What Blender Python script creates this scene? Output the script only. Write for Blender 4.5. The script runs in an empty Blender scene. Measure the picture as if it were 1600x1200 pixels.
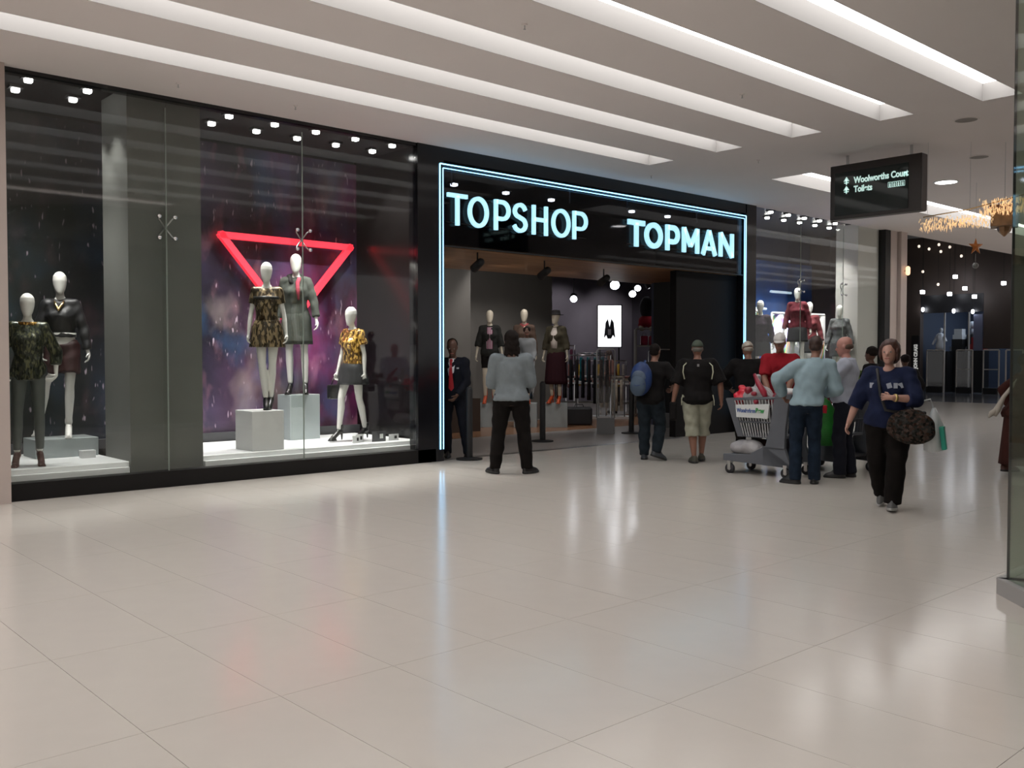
import bpy, bmesh, math, random
import numpy as np
from mathutils import Vector, Matrix, Euler
random.seed(4)
S = bpy.context.scene
COL = S.collection
R = math.radians
PI = math.pi

# ------------------------------------------------------------------ camera, world, exposure
cam = bpy.data.cameras.new('camera')
camo = bpy.data.objects.new('camera', cam)
COL.objects.link(camo)
S.camera = camo
cam.sensor_width = 36.0
cam.lens = 36.0 * 1474 / 1600
cam.clip_end = 200
_yaw = math.atan2(1630, 1474)
_pitch = math.atan(45 / 1474)
camo.location = (0, 0, 1.5)
camo.rotation_euler = (PI / 2 - _pitch, 0, _yaw - PI / 2)
S.view_settings.view_transform = 'Standard'
S.view_settings.look = 'None'
S.view_settings.gamma = 1.0
S.view_settings.exposure = 0.22
S.view_settings.use_curve_mapping = False
w = bpy.data.worlds.new('world')
S.world = w
w.use_nodes = True
w.node_tree.nodes['Background'].inputs[0].default_value = (0.75, 0.72, 0.7, 1)
w.node_tree.nodes['Background'].inputs[1].default_value = 0.55
try:
    S.cycles.use_denoising = True
    S.cycles.max_bounces = 8
    S.cycles.transparent_max_bounces = 16
    S.cycles.sample_clamp_indirect = 4
    S.cycles.caustics_reflective = False
    S.cycles.caustics_refractive = False
except Exception:
    pass
STRIP_E = 3.4        # ceiling strip panels
SPOT_W = 150.0        # window downlights
SHOP_W = 55.0        # shop track lights

# ------------------------------------------------------------------ materials
MATS = {}
def nodes(name):
    m = bpy.data.materials.new(name)
    m.use_nodes = True
    nt = m.node_tree
    return m, nt, nt.nodes['Principled BSDF']
def mat(name, col, rough=0.6, metal=0.0, spec=0.5, var=0.0, scale=8.0, bump=0.0, emit=None, es=0.0, sheen=0.0, coat=0.0):
    if name in MATS: return MATS[name]
    if rough >= 0.8: spec = min(spec, 0.15)
    m, nt, b = nodes(name)
    b.inputs['Base Color'].default_value = (*col, 1)
    b.inputs['Roughness'].default_value = rough
    b.inputs['Metallic'].default_value = metal
    b.inputs['Specular IOR Level'].default_value = spec
    b.inputs['Coat Weight'].default_value = coat
    b.inputs['Sheen Weight'].default_value = sheen
    if var or bump:
        tc = nt.nodes.new('ShaderNodeTexCoord')
        n = nt.nodes.new('ShaderNodeTexNoise')
        n.inputs['Scale'].default_value = scale
        n.inputs['Detail'].default_value = 4
        nt.links.new(tc.outputs['Object'], n.inputs['Vector'])
        if var:
            r = nt.nodes.new('ShaderNodeValToRGB')
            r.color_ramp.elements[0].position = 0.3
            r.color_ramp.elements[1].position = 0.7
            r.color_ramp.elements[0].color = (*[max(0, c * (1 - var)) for c in col], 1)
            r.color_ramp.elements[1].color = (*[min(1, c * (1 + var)) for c in col], 1)
            nt.links.new(n.outputs['Fac'], r.inputs['Fac'])
            nt.links.new(r.outputs['Color'], b.inputs['Base Color'])
        if bump:
            bp = nt.nodes.new('ShaderNodeBump')
            bp.inputs['Strength'].default_value = bump
            bp.inputs['Distance'].default_value = 0.01
            nt.links.new(n.outputs['Fac'], bp.inputs['Height'])
            nt.links.new(bp.outputs['Normal'], b.inputs['Normal'])
    if emit:
        b.inputs['Emission Color'].default_value = (*emit, 1)
        b.inputs['Emission Strength'].default_value = es
    MATS[name] = m
    return m
def glassmat(name, tint=(0.93, 0.97, 0.95), strength=1.0, ior=1.5, rough=0.035):
    m = bpy.data.materials.new(name)
    m.use_nodes = True
    nt = m.node_tree
    nt.nodes.clear()
    o = nt.nodes.new('ShaderNodeOutputMaterial')
    t = nt.nodes.new('ShaderNodeBsdfTransparent')
    t.inputs[0].default_value = (*tint, 1)
    g = nt.nodes.new('ShaderNodeBsdfGlossy')
    g.inputs['Roughness'].default_value = rough
    g.inputs['Color'].default_value = (strength, strength, strength, 1)
    f = nt.nodes.new('ShaderNodeFresnel')
    geo = nt.nodes.new('ShaderNodeNewGeometry')
    mr = nt.nodes.new('ShaderNodeMapRange')      # same ratio at both faces of the pane
    mr.inputs['To Min'].default_value = ior
    mr.inputs['To Max'].default_value = 1 / ior
    nt.links.new(geo.outputs['Backfacing'], mr.inputs['Value'])
    nt.links.new(mr.outputs[0], f.inputs[0])
    mx = nt.nodes.new('ShaderNodeMixShader')
    nt.links.new(f.outputs[0], mx.inputs[0])
    nt.links.new(t.outputs[0], mx.inputs[1])
    nt.links.new(g.outputs[0], mx.inputs[2])
    nt.links.new(mx.outputs[0], o.inputs[0])
    MATS[name] = m
    return m
def sequin(name, dark, bright, scale=60, amount=0.5, rough=0.3, vertical=3.0):
    m, nt, b = nodes(name)
    tc = nt.nodes.new('ShaderNodeTexCoord')
    mp = nt.nodes.new('ShaderNodeMapping')
    mp.inputs['Scale'].default_value = (1, 1, 1 / vertical)
    v = nt.nodes.new('ShaderNodeTexVoronoi')
    v.inputs['Scale'].default_value = scale
    r = nt.nodes.new('ShaderNodeValToRGB')
    r.color_ramp.elements[0].position = 1 - amount
    r.color_ramp.elements[1].position = min(1, 1 - amount + 0.15)
    r.color_ramp.elements[0].color = (*dark, 1)
    r.color_ramp.elements[1].color = (*bright, 1)
    sp = nt.nodes.new('ShaderNodeSeparateColor')
    nt.links.new(tc.outputs['Object'], mp.inputs['Vector'])
    nt.links.new(mp.outputs['Vector'], v.inputs['Vector'])
    nt.links.new(v.outputs['Color'], sp.inputs['Color'])
    nt.links.new(sp.outputs['Red'], r.inputs['Fac'])
    nt.links.new(r.outputs['Color'], b.inputs['Base Color'])
    nt.links.new(sp.outputs['Green'], b.inputs['Metallic'])
    b.inputs['Roughness'].default_value = rough
    MATS[name] = m
    return m
def galaxy(name, axis_from, axis_to):
    """printed night-sky backdrop: blue-black to the left, magenta to the right, stars and streaks"""
    m, nt, b = nodes(name)
    L = nt.links.new
    tc = nt.nodes.new('ShaderNodeTexCoord')
    sx = nt.nodes.new('ShaderNodeSeparateXYZ')
    L(tc.outputs['Object'], sx.inputs[0])
    mr = nt.nodes.new('ShaderNodeMapRange')
    mr.inputs['From Min'].default_value = axis_from
    mr.inputs['From Max'].default_value = axis_to
    L(sx.outputs['X'], mr.inputs['Value'])
    grad = nt.nodes.new('ShaderNodeValToRGB')
    e = grad.color_ramp.elements
    e[0].position = 0.0; e[0].color = (0.008, 0.018, 0.014, 1)
    e[1].position = 1.0; e[1].color = (0.13, 0.018, 0.08, 1)
    for p, c in ((0.25, (0.012, 0.014, 0.016, 1)), (0.50, (0.022, 0.024, 0.055, 1)), (0.68, (0.075, 0.030, 0.065, 1)), (0.86, (0.17, 0.020, 0.085, 1))):
        x = e.new(p); x.color = c
    L(mr.outputs[0], grad.inputs['Fac'])
    def noise(scale, lo, hi, c0, c1, sz=1.0, det=4):
        mp = nt.nodes.new('ShaderNodeMapping'); mp.inputs['Scale'].default_value = (1, 1, sz)
        L(tc.outputs['Object'], mp.inputs['Vector'])
        n = nt.nodes.new('ShaderNodeTexNoise'); n.inputs['Scale'].default_value = scale; n.inputs['Detail'].default_value = det
        L(mp.outputs[0], n.inputs['Vector'])
        r = nt.nodes.new('ShaderNodeValToRGB')
        r.color_ramp.elements[0].position = lo; r.color_ramp.elements[1].position = hi
        r.color_ramp.elements[0].color = (*c0, 1); r.color_ramp.elements[1].color = (*c1, 1)
        L(n.outputs['Fac'], r.inputs['Fac'])
        return r
    def add(a, bb, fac=1.0, mode='ADD'):
        x = nt.nodes.new('ShaderNodeMix'); x.data_type = 'RGBA'; x.blend_type = mode
        x.inputs['Factor'].default_value = fac
        L(a, x.inputs['A']); L(bb, x.inputs['B'])
        return x.outputs['Result']
    cloud = noise(1.1, 0.40, 0.72, (0.25, 0.25, 0.3), (1.7, 1.6, 1.6), 0.8)
    c = add(grad.outputs['Color'], cloud.outputs['Color'], 1.0, 'MULTIPLY')
    blu = noise(1.7, 0.50, 0.72, (0, 0, 0), (0.015, 0.06, 0.13), 0.6)
    pnk = noise(0.9, 0.56, 0.80, (0, 0, 0), (0.27, 0.22, 0.20), 0.7)
    fade = nt.nodes.new('ShaderNodeMapRange'); fade.inputs['From Min'].default_value = 0.28; fade.inputs['From Max'].default_value = 0.5; fade.inputs['To Min'].default_value = 0.22
    L(mr.outputs[0], fade.inputs['Value'])
    def addf(a, bb):
        x = nt.nodes.new('ShaderNodeMix'); x.data_type = 'RGBA'; x.blend_type = 'ADD'
        L(fade.outputs[0], x.inputs['Factor']); L(a, x.inputs['A']); L(bb, x.inputs['B'])
        return x.outputs['Result']
    c = addf(c, blu.outputs['Color'])
    c = addf(c, pnk.outputs['Color'])
    pn2 = noise(3.5, 0.55, 0.78, (0, 0, 0), (0.20, 0.09, 0.11), 0.5, 6)
    c = addf(c, pn2.outputs['Color'])
    st = noise(24.0, 0.70, 0.78, (0, 0, 0), (0.30, 0.24, 0.28), 0.28, 1)
    c = add(c, st.outputs['Color'])
    L(c, b.inputs['Base Color'])
    b.inputs['Roughness'].default_value = 0.45
    MATS[name] = m
    return m
def holo(name):
    m, nt, b = nodes(name)
    L = nt.links.new
    tc = nt.nodes.new('ShaderNodeTexCoord')
    mp = nt.nodes.new('ShaderNodeMapping'); mp.inputs['Scale'].default_value = (1.6, 1.6, 0.45)
    n = nt.nodes.new('ShaderNodeTexNoise'); n.inputs['Scale'].default_value = 1.6; n.inputs['Detail'].default_value = 1
    n.inputs['Distortion'].default_value = 1.0
    r = nt.nodes.new('ShaderNodeValToRGB')
    e = r.color_ramp.elements
    e[0].position = 0.30; e[0].color = (0.62, 0.62, 0.66, 1)
    e[1].position = 0.75; e[1].color = (0.66, 0.66, 0.66, 1)
    for p, c in ((0.42, (0.5, 0.52, 0.58, 1)), (0.47, (0.28, 0.16, 0.8, 1)), (0.50, (0.6, 0.6, 0.65, 1)), (0.55, (0.1, 0.9, 0.45, 1)), (0.575, (0.95, 0.85, 0.2, 1)), (0.60, (0.95, 0.22, 0.16, 1)), (0.64, (0.62, 0.6, 0.58, 1))):
        x = e.new(p); x.color = c
    L(tc.outputs['Object'], mp.inputs['Vector']); L(mp.outputs[0], n.inputs['Vector'])
    L(n.outputs['Fac'], r.inputs['Fac']); L(r.outputs['Color'], b.inputs['Base Color'])
    bp = nt.nodes.new('ShaderNodeBump'); bp.inputs['Strength'].default_value = 0.35; bp.inputs['Distance'].default_value = 0.2
    L(n.outputs['Fac'], bp.inputs['Height']); L(bp.outputs[0], b.inputs['Normal'])
    b.inputs['Metallic'].default_value = 0.35
    b.inputs['Roughness'].default_value = 0.3
    MATS[name] = m
    return m
def wood(name, c0, c1, scale=3.0, rough=0.4):
    m, nt, b = nodes(name)
    L = nt.links.new
    tc = nt.nodes.new('ShaderNodeTexCoord')
    mp = nt.nodes.new('ShaderNodeMapping'); mp.inputs['Scale'].default_value = (0.35, 5, 5)
    n = nt.nodes.new('ShaderNodeTexNoise'); n.inputs['Scale'].default_value = scale; n.inputs['Detail'].default_value = 5
    r = nt.nodes.new('ShaderNodeValToRGB')
    r.color_ramp.elements[0].position = 0.35; r.color_ramp.elements[1].position = 0.65
    r.color_ramp.elements[0].color = (*c0, 1); r.color_ramp.elements[1].color = (*c1, 1)
    L(tc.outputs['Object'], mp.inputs['Vector']); L(mp.outputs[0], n.inputs['Vector']); L(n.outputs['Fac'], r.inputs['Fac'])
    L(r.outputs['Color'], b.inputs['Base Color'])
    b.inputs['Roughness'].default_value = rough
    MATS[name] = m
    return m
def stripes(name, cols, scale, rough=0.8, axis=0):
    m, nt, b = nodes(name)
    L = nt.links.new
    tc = nt.nodes.new('ShaderNodeTexCoord')
    sx = nt.nodes.new('ShaderNodeSeparateXYZ'); L(tc.outputs['Object'], sx.inputs[0])
    mu = nt.nodes.new('ShaderNodeMath'); mu.operation = 'MULTIPLY'; mu.inputs[1].default_value = scale
    fr = nt.nodes.new('ShaderNodeMath'); fr.operation = 'FRACT'
    L(sx.outputs[axis], mu.inputs[0]); L(mu.outputs[0], fr.inputs[0])
    r = nt.nodes.new('ShaderNodeValToRGB'); r.color_ramp.interpolation = 'CONSTANT'
    e = r.color_ramp.elements
    e[0].position = 0; e[0].color = (*cols[0], 1); e[1].position = 0.6; e[1].color = (*cols[1], 1)
    L(fr.outputs[0], r.inputs['Fac']); L(r.outputs['Color'], b.inputs['Base Color'])
    b.inputs['Roughness'].default_value = rough
    MATS[name] = m
    return m

M_coffer = mat('coffer_shaded', (0.36, 0.345, 0.335), 0.9, spec=0.1)  # recess sides: ceiling paint darkened in colour to hold down strip-light glare
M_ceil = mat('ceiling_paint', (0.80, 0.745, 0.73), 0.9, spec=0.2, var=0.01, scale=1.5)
M_strip = mat('strip_light', (1, 1, 1), 0.6, emit=(1.0, 0.985, 0.97), es=STRIP_E)
M_cove = mat('cove_light', (1, 1, 1), 0.6, emit=(1.0, 0.9, 0.85), es=1.2)
M_tile = mat('polished_tile', (0.57, 0.53, 0.485), 0.16, spec=0.5, var=0.012, scale=6)
M_grout = mat('tile_grout', (0.17, 0.155, 0.14), 0.9)
M_black = mat('black_panel', (0.006, 0.006, 0.008), 0.12, spec=0.5)
M_blackm = mat('black_matt', (0.010, 0.010, 0.011), 0.6, var=0.1)
M_inner = mat('shop_dark_ceiling', (0.016, 0.016, 0.018), 0.9)
M_kerb = mat('kerb_black', (0.010, 0.009, 0.009), 0.6, spec=0.2)
M_grey = mat('pillar_grey', (0.115, 0.118, 0.108), 0.7, var=0.04, scale=3)
M_greyi = mat('shop_wall_grey', (0.16, 0.15, 0.135), 0.8, var=0.05, scale=2)
M_plum = mat('shop_back_wall', (0.20, 0.18, 0.215), 0.8, var=0.08, scale=1.2)
M_white = mat('white_gloss', (0.88, 0.89, 0.89), 0.35)
M_whitem = mat('white_matt', (0.72, 0.72, 0.72), 0.7)
M_block = mat('block_grey', (0.30, 0.335, 0.335), 0.5)
M_steel = mat('steel', (0.55, 0.55, 0.55), 0.3, metal=1.0)
M_chrome = mat('chrome', (0.75, 0.75, 0.76), 0.15, metal=1.0)
M_pil = mat('pilaster_pink', (0.50, 0.425, 0.39), 0.55, var=0.02, scale=2)
M_whitecol = mat('white_column', (0.62, 0.60, 0.57), 0.6)
M_brown = mat('bronze_wall', (0.075, 0.055, 0.047), 0.6, var=0.1, scale=0.6)
M_soffit = wood('timber_soffit', (0.20, 0.085, 0.03), (0.36, 0.18, 0.075))
M_wfloor = wood('timber_floor', (0.20, 0.095, 0.045), (0.34, 0.18, 0.10), rough=0.25)
M_stone = mat('stone_floor', (0.30, 0.275, 0.26), 0.3, var=0.05, scale=3)
M_dfloor = mat('dark_stone_floor', (0.10, 0.105, 0.115), 0.15)
M_glass = glassmat('shop_glass', (0.97, 0.985, 0.975), 0.75)
M_glassg = glassmat('corner_glass', (0.84, 0.89, 0.84), 1.0)
M_smoke = glassmat('smoked_glass', (0.42, 0.45, 0.5), 0.45)
M_acryl = glassmat('acrylic', (0.86, 0.88, 0.9))
M_neon = mat('neon_blue', (0.5, 0.8, 1), 0.4, emit=(0.25, 0.62, 1.0), es=2.8)
M_letter = mat('letter_glow', (0.6, 0.8, 0.9), 0.4, emit=(0.36, 0.73, 0.90), es=0.90)
M_red = mat('neon_red', (0.8, 0.05, 0.08), 0.4, emit=(1.0, 0.035, 0.06), es=0.9)
M_lamp = mat('lamp_face', (1, 1, 1), 0.5, emit=(1.0, 0.97, 0.95), es=14)
M_lampc = mat('lamp_face_cool', (1, 1, 1), 0.5, emit=(0.9, 0.93, 1.0), es=10)
M_screen = mat('lightbox_face', (1, 1, 1), 0.5, emit=(0.96, 0.97, 1.0), es=1.6)
M_gold = mat('gold_foil', (0.85, 0.6, 0.3), 0.22, metal=1.0)
M_mann = mat('mannequin_white', (0.80, 0.79, 0.75), 0.3, spec=0.5)
M_mannc = mat('mannequin_cream', (0.50, 0.44, 0.34), 0.4)
M_galA = galaxy('galaxy_print', 2.6, 8.2)
M_holo = holo('iridescent_sheet')
M_blue = mat('blue_backdrop', (0.022, 0.085, 0.30), 0.5, var=0.4, scale=1.5)
M_navyw = mat('navy_wall', (0.045, 0.055, 0.095), 0.6)
M_sgrey = mat('silver_grey_wall', (0.22, 0.22, 0.23), 0.5, var=0.1)

# ------------------------------------------------------------------ mesh builder
class MB:
    def __init__(s): s.v = []; s.f = []
    def add(s, vs, fs):
        o = len(s.v); s.v += [tuple(x) for x in vs]; s.f += [tuple(i + o for i in f) for f in fs]
        return s
    def box(s, x0, x1, y0, y1, z0, z1, M=None):
        vs = [Vector((x, y, z)) for z in (z0, z1) for y in (y0, y1) for x in (x0, x1)]
        if M is not None: vs = [M @ v for v in vs]
        return s.add(vs, [(0, 2, 3, 1), (4, 5, 7, 6), (0, 1, 5, 4), (1, 3, 7, 5), (3, 2, 6, 7), (2, 0, 4, 6)])
    def cb(s, c, d, rot=(0, 0, 0)):
        M = Matrix.Translation(c) @ Euler(rot).to_matrix().to_4x4()
        return s.box(-d[0] / 2, d[0] / 2, -d[1] / 2, d[1] / 2, -d[2] / 2, d[2] / 2, M)
    def loft(s, rings, cap=True):
        n = len(rings[0]); o = len(s.v)
        for r in rings: s.v += [tuple(p) for p in r]
        for i in range(len(rings) - 1):
            for j in range(n):
                a = o + i * n + j; b = o + i * n + (j + 1) % n
                s.f.append((a, b, b + n, a + n))
        if cap:
            s.f.append(tuple(o + j for j in reversed(range(n))))
            s.f.append(tuple(o + (len(rings) - 1) * n + j for j in range(n)))
        return s
    def tube(s, pts, r, n=8, cap=True):
        pts = [Vector(p) for p in pts]
        rs = r if isinstance(r, (list, tuple)) else [r] * len(pts)
        t0 = (pts[1] - pts[0]).normalized()
        up = Vector((0, 0, 1)) if abs(t0.z) < 0.9 else Vector((1, 0, 0))
        u = t0.cross(up).normalized()
        rings = []
        for i, p in enumerate(pts):
            t = (pts[min(i + 1, len(pts) - 1)] - pts[max(i - 1, 0)]).normalized()
            u = (u - t * u.dot(t)).normalized(); v = t.cross(u)
            rings.append([p + (u * math.cos(2 * PI * k / n) + v * math.sin(2 * PI * k / n)) * rs[i] for k in range(n)])
        return s.loft(rings, cap)
    def ell(s, c, r, n=12, m=8, M=None):
        rings = []
        for i in range(1, m):
            a = -PI / 2 + PI * i / m
            ring = [Vector((r[0] * math.cos(a) * math.cos(2 * PI * k / n), r[1] * math.cos(a) * math.sin(2 * PI * k / n), r[2] * math.sin(a))) for k in range(n)]
            if M is not None: ring = [M @ p for p in ring]
            rings.append([Vector(c) + p for p in ring])
        return s.loft(rings)
    def cap(s, p0, p1, r0, r1, n=12, round0=True, round1=True):
        """tapered capsule"""
        p0 = Vector(p0); p1 = Vector(p1); d = p1 - p0
        if d.length < 1e-5: return s.ell(p0, (r0, r0, r0))
        t = d.normalized()
        up = Vector((0, 0, 1)) if abs(t.z) < 0.9 else Vector((1, 0, 0))
        u = t.cross(up).normalized(); v = t.cross(u)
        R_ = []
        def ring(c, r): R_.append([c + (u * math.cos(2 * PI * k / n) + v * math.sin(2 * PI * k / n)) * r for k in range(n)])
        if round0:
            for a in (75, 50, 25): ring(p0 - t * r0 * math.sin(R(a)), r0 * math.cos(R(a)))
        ring(p0, r0); ring(p1, r1)
        if round1:
            for a in (25, 50, 75): ring(p1 + t * r1 * math.sin(R(a)), r1 * math.cos(R(a)))
        return s.loft(R_)
    def mesh(s, name, smooth=False, fixn=True):
        me = bpy.data.meshes.new(name)
        me.from_pydata(s.v, [], s.f)
        if fixn:
            bm = bmesh.new(); bm.from_mesh(me)
            bmesh.ops.recalc_face_normals(bm, faces=bm.faces)
            bm.to_mesh(me); bm.free()
        if smooth: me.polygons.foreach_set('use_smooth', [True] * len(me.polygons))
        return me
def bevel_mesh(me, w):
    bm = bmesh.new(); bm.from_mesh(me)
    bmesh.ops.bevel(bm, geom=list(bm.edges), offset=w, segments=2, affect='EDGES', profile=0.5)
    bm.to_mesh(me); bm.free()
    return me
def link(name, me, m, parent=None, loc=(0, 0, 0), rz=0.0):
    o = bpy.data.objects.new(name, me)
    COL.objects.link(o)
    if m is not None:
        me.materials.clear(); me.materials.append(m)
    if parent is not None: o.parent = parent
    o.location = loc; o.rotation_euler = (0, 0, rz)
    return o
def part(name, mb, m, parent=None, smooth=False, bev=0, label=None, loc=(0, 0, 0), rz=0.0):
    me = mb.mesh(name, smooth)
    if bev: bevel_mesh(me, bev)
    o = link(name, me, m, parent, loc, rz)
    if label: o['label'] = label
    return o
def tag(o, label, cat, group=None, kind=None):
    o['label'] = label; o['category'] = cat
    if group: o['group'] = group
    if kind: o['kind'] = kind
    return o
def empty(name, label, cat, loc=(0, 0, 0), rz=0.0, group=None):
    o = bpy.data.objects.new(name, None)
    COL.objects.link(o); o.location = loc; o.rotation_euler = (0, 0, rz); o.empty_display_size = 0.1
    return tag(o, label, cat, group)
def struct(name, mb, m, parent=None, **k):
    o = part(name, mb, m, parent, **k)
    if parent is None: o['kind'] = 'structure'
    return o
def spot(loc, target, power, size=70, col=(1, 0.97, 0.94), parent=None, blend=0.6, r=0.04):
    l = bpy.data.lights.new('lamp_light', 'SPOT')
    l.energy = power; l.spot_size = R(size); l.spot_blend = blend; l.shadow_soft_size = r; l.color = col
    o = bpy.data.objects.new('lamp_light', l); COL.objects.link(o)
    o.location = loc
    o.rotation_euler = (Vector(target) - Vector(loc)).to_track_quat('-Z', 'Y').to_euler()
    if parent is not None:
        o.parent = parent; o.matrix_parent_inverse = parent.matrix_basis.inverted()
    return o
def text_mesh(s, size, depth=0.004, bold=0.0):
    c = bpy.data.curves.new('t', 'FONT'); c.body = s; c.size = size; c.extrude = depth; c.offset = bold
    c.align_x = 'LEFT'
    o = bpy.data.objects.new('t', c); COL.objects.link(o)
    bpy.context.view_layer.update()
    me = bpy.data.meshes.new_from_object(o.evaluated_get(bpy.context.evaluated_depsgraph_get()))
    bpy.data.objects.remove(o); return me
ORD = ['first', 'second', 'third', 'fourth', 'fifth', 'sixth', 'seventh', 'eighth', 'ninth', 'tenth', 'eleventh', 'twelfth']

# ------------------------------------------------------------------ floor
f = struct('floor', MB().box(-8, 60, -8, 10.6, -0.06, -0.010).box(23.2, 60, 10.6, 24, -0.06, -0.010), M_grout)
def tile_visible(x, y):
    c, s_ = math.cos(_yaw), math.sin(_yaw)
    d = x * c + y * s_; r = x * s_ - y * c
    if d < 2.6: return None
    px = 800 + 1474 * r / d
    return d if -120 < px < 1720 else None
tm = MB().box(-0.2988, 0.2988, -0.5988, 0.5988, -0.012, 0.0).mesh('tile')
tm.materials.append(M_tile)
cells = []
for i in range(-17, 95):
    for j in range(-10, 20):
        x = 2.0 + 0.6 * i + 0.3; y = 1.33 + 1.2 * j + 0.6
        if x > 24 and y > 24: continue
        if y + 0.6 > 10.62 + 0.4 and x < 23.4: continue
        if x > 60: continue
        cells.append((x, y, tile_visible(x, y)))
vis = sorted([c for c in cells if c[2]], key=lambda c: c[2])
for x, y, d in vis[:300]:
    o = bpy.data.objects.new('tile', tm); COL.objects.link(o); o.parent = f; o.location = (x, y, 0)
near = set((c[0], c[1]) for c in vis[:300])
rest = MB()
for x, y, d in cells:
    if (x, y) not in near:
        y1 = min(y + 0.5985, 10.6) if x < 23.4 else y + 0.5985
        if y1 > y - 0.55: rest.box(x - 0.2985, x + 0.2985, y - 0.5985, y1, -0.012, 0.0)
o = part('tile_field', rest, M_tile, f); o['kind'] = 'stuff'

# ------------------------------------------------------------------ ceiling with recessed light strips
ZC, ZR = 4.42, 4.62
holes = [(-7.6, 11.35, 8.93, 9.41), (-7.6, 11.35, 7.72, 8.17), (-7.6, 11.35, 6.50, 6.95), (-7.6, 11.35, 5.28, 5.72), (-7.6, 11.35, 4.05, 4.49)]
holes2 = [(13.75, 44.0, 8.05, 8.80)]
back = [(-7.6, 4.6, 2.6 - 1.23 * i, 3.05 - 1.23 * i) for i in range(1, 8)] + [(20.5, 37.0, 0.4 + 1.6 * i, 0.95 + 1.6 * i) for i in range(4)]  # unseen strip banks added to brighten the floor and ceiling
allh = holes + holes2 + back
ceil = MB()
xs = sorted(set([-8, 60] + [h[0] for h in allh] + [h[1] for h in allh]))
ys = sorted(set([-8, 10.62] + [h[2] for h in allh] + [h[3] for h in allh]))
def inhole(x, y): return any(h[0] < x < h[1] and h[2] < y < h[3] for h in allh)
for a, b in zip(xs, xs[1:]):
    for c, d in zip(ys, ys[1:]):
        if not inhole((a + b) / 2, (c + d) / 2): ceil.box(a, b, c, d, ZC, ZC + 0.02)
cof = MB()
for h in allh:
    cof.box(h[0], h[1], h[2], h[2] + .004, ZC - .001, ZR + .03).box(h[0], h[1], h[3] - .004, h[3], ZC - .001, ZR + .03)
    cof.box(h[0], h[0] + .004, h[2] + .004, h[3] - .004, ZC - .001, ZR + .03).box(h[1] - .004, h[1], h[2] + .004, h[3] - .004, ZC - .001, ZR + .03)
cl = struct('ceiling', ceil, M_ceil)
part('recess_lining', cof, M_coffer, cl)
def strip_light(h, label, group=None):
    t = empty('ceiling_light_strip', label, 'ceiling light', ((h[0] + h[1]) / 2, (h[2] + h[3]) / 2, ZR), group=group)
    lx, ly = (h[1] - h[0]) / 2, (h[3] - h[2]) / 2
    part('diffuser', MB().box(-lx + .005, lx - .005, -ly + .005, ly - .005, 0, 0.02), M_strip, t)
    return t
names = ['long recessed white light strip nearest the black shopfront', 'long recessed white light strip second out from the shopfront', 'long recessed white light strip in the middle of the five', 'long recessed white light strip second from the top right of the ceiling', 'long recessed white light strip farthest from the shopfront, at top right']
for h, n in zip(holes, names): strip_light(h, n, 'recessed light strips in the mall ceiling')
strip_light(holes2[0], 'wide recessed white light strip beyond the hanging direction sign')
for h in back: strip_light(h, 'unseen light strip added as fill in the ceiling ' + ('behind the viewer' if h[0] < 0 else 'beyond the glass corner shop'), 'added fill strips ' + ('behind the viewer' if h[0] < 0 else 'beyond the corner shop'))
c = empty('cove_light', 'thin warm cove light line along the ceiling in front of the glass corner shop', 'light', (5, 3.2, ZC - 0.02))
part('diffuser', MB().box(-12.8, 2.4, -0.05, 0.05, -0.01, 0.01), M_cove, c)

def annulus(r0, r1, z0, z1, n=24):
    mb = MB()
    rings = [[Vector((r * math.cos(2 * PI * k / n), r * math.sin(2 * PI * k / n), z)) for k in range(n)] for r, z in ((r0, z1), (r1, z1), (r1, z0), (r0, z0), (r0, z1))]
    mb.loft(rings, cap=False)
    return mb
for (x, y, lab) in ((5.73, 6.17, 'small ceiling sprinkler at the top, between the second and third strips from the top right'),
                    (9.05, 6.17, 'small ceiling sprinkler right of centre between two light strips'),
                    (5.59, 9.96, 'small ceiling sprinkler above the triangle display window'),
                    (4.20, 9.99, 'small ceiling sprinkler above the grey window pillar'),
                    (12.27, 8.07, 'small ceiling sprinkler left of the hanging sign, beyond the strip ends'),
                    (12.02, 9.92, 'small ceiling sprinkler above the right end of the shop name')):
    t = empty('sprinkler', lab, 'sprinkler', (x, y, ZC), group='ceiling sprinklers')
    part('rosette', MB().cap((0, 0, -0.012), (0, 0, 0), 0.025, 0.025, 14, False, False), M_ceil, t)
    part('nozzle', MB().tube([(0, 0, -0.012), (0, 0, -0.04), (0, 0, -0.043), (0, 0, -0.047)], [0.006, 0.005, 0.012, 0.012], 10), M_steel, t)
for (x, y, lab) in ((12.09, 4.97, 'flat round grey ceiling vent above and right of the hanging sign'), (14.48, 5.76, 'flat round grey ceiling vent right of the hanging sign')):
    t = empty('ceiling_vent', lab, 'ceiling vent', (x, y, ZC))
    part('ring', annulus(0.13, 0.15, -0.008, 0.0), M_ceil, t)
    part('grille', MB().cap((0, 0, -0.006), (0, 0, 0), 0.13, 0.13, 20, False, False), mat('vent_grey', (0.30, 0.28, 0.27), 0.8), t)
t = empty('round_downlight', 'round lit ceiling downlight right of the hanging sign', 'ceiling light', (16.14, 6.95, ZC))
part('ring', annulus(0.17, 0.20, -0.014, 0.0), M_white, t)
part('diffuser', MB().cap((0, 0, -0.008), (0, 0, 0), 0.17, 0.17, 20, False, False), M_lamp, t)

# ------------------------------------------------------------------ outer walls behind and beside the viewer
struct('wall_back', MB().box(-8, 14, -8.3, -8.0, 0, ZC).box(9.2, 10.2, -8.0, -7.7, 0, ZC), mat('back_wall', (0.10, 0.085, 0.075), 0.8))
struct('wall_left', MB().box(-8.3, -8, -8, 10.6, 0, ZC), M_pil)
struct('wall_front', MB().box(-8, 2.62, 10.45, 10.75, 0, ZC), M_pil)
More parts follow.
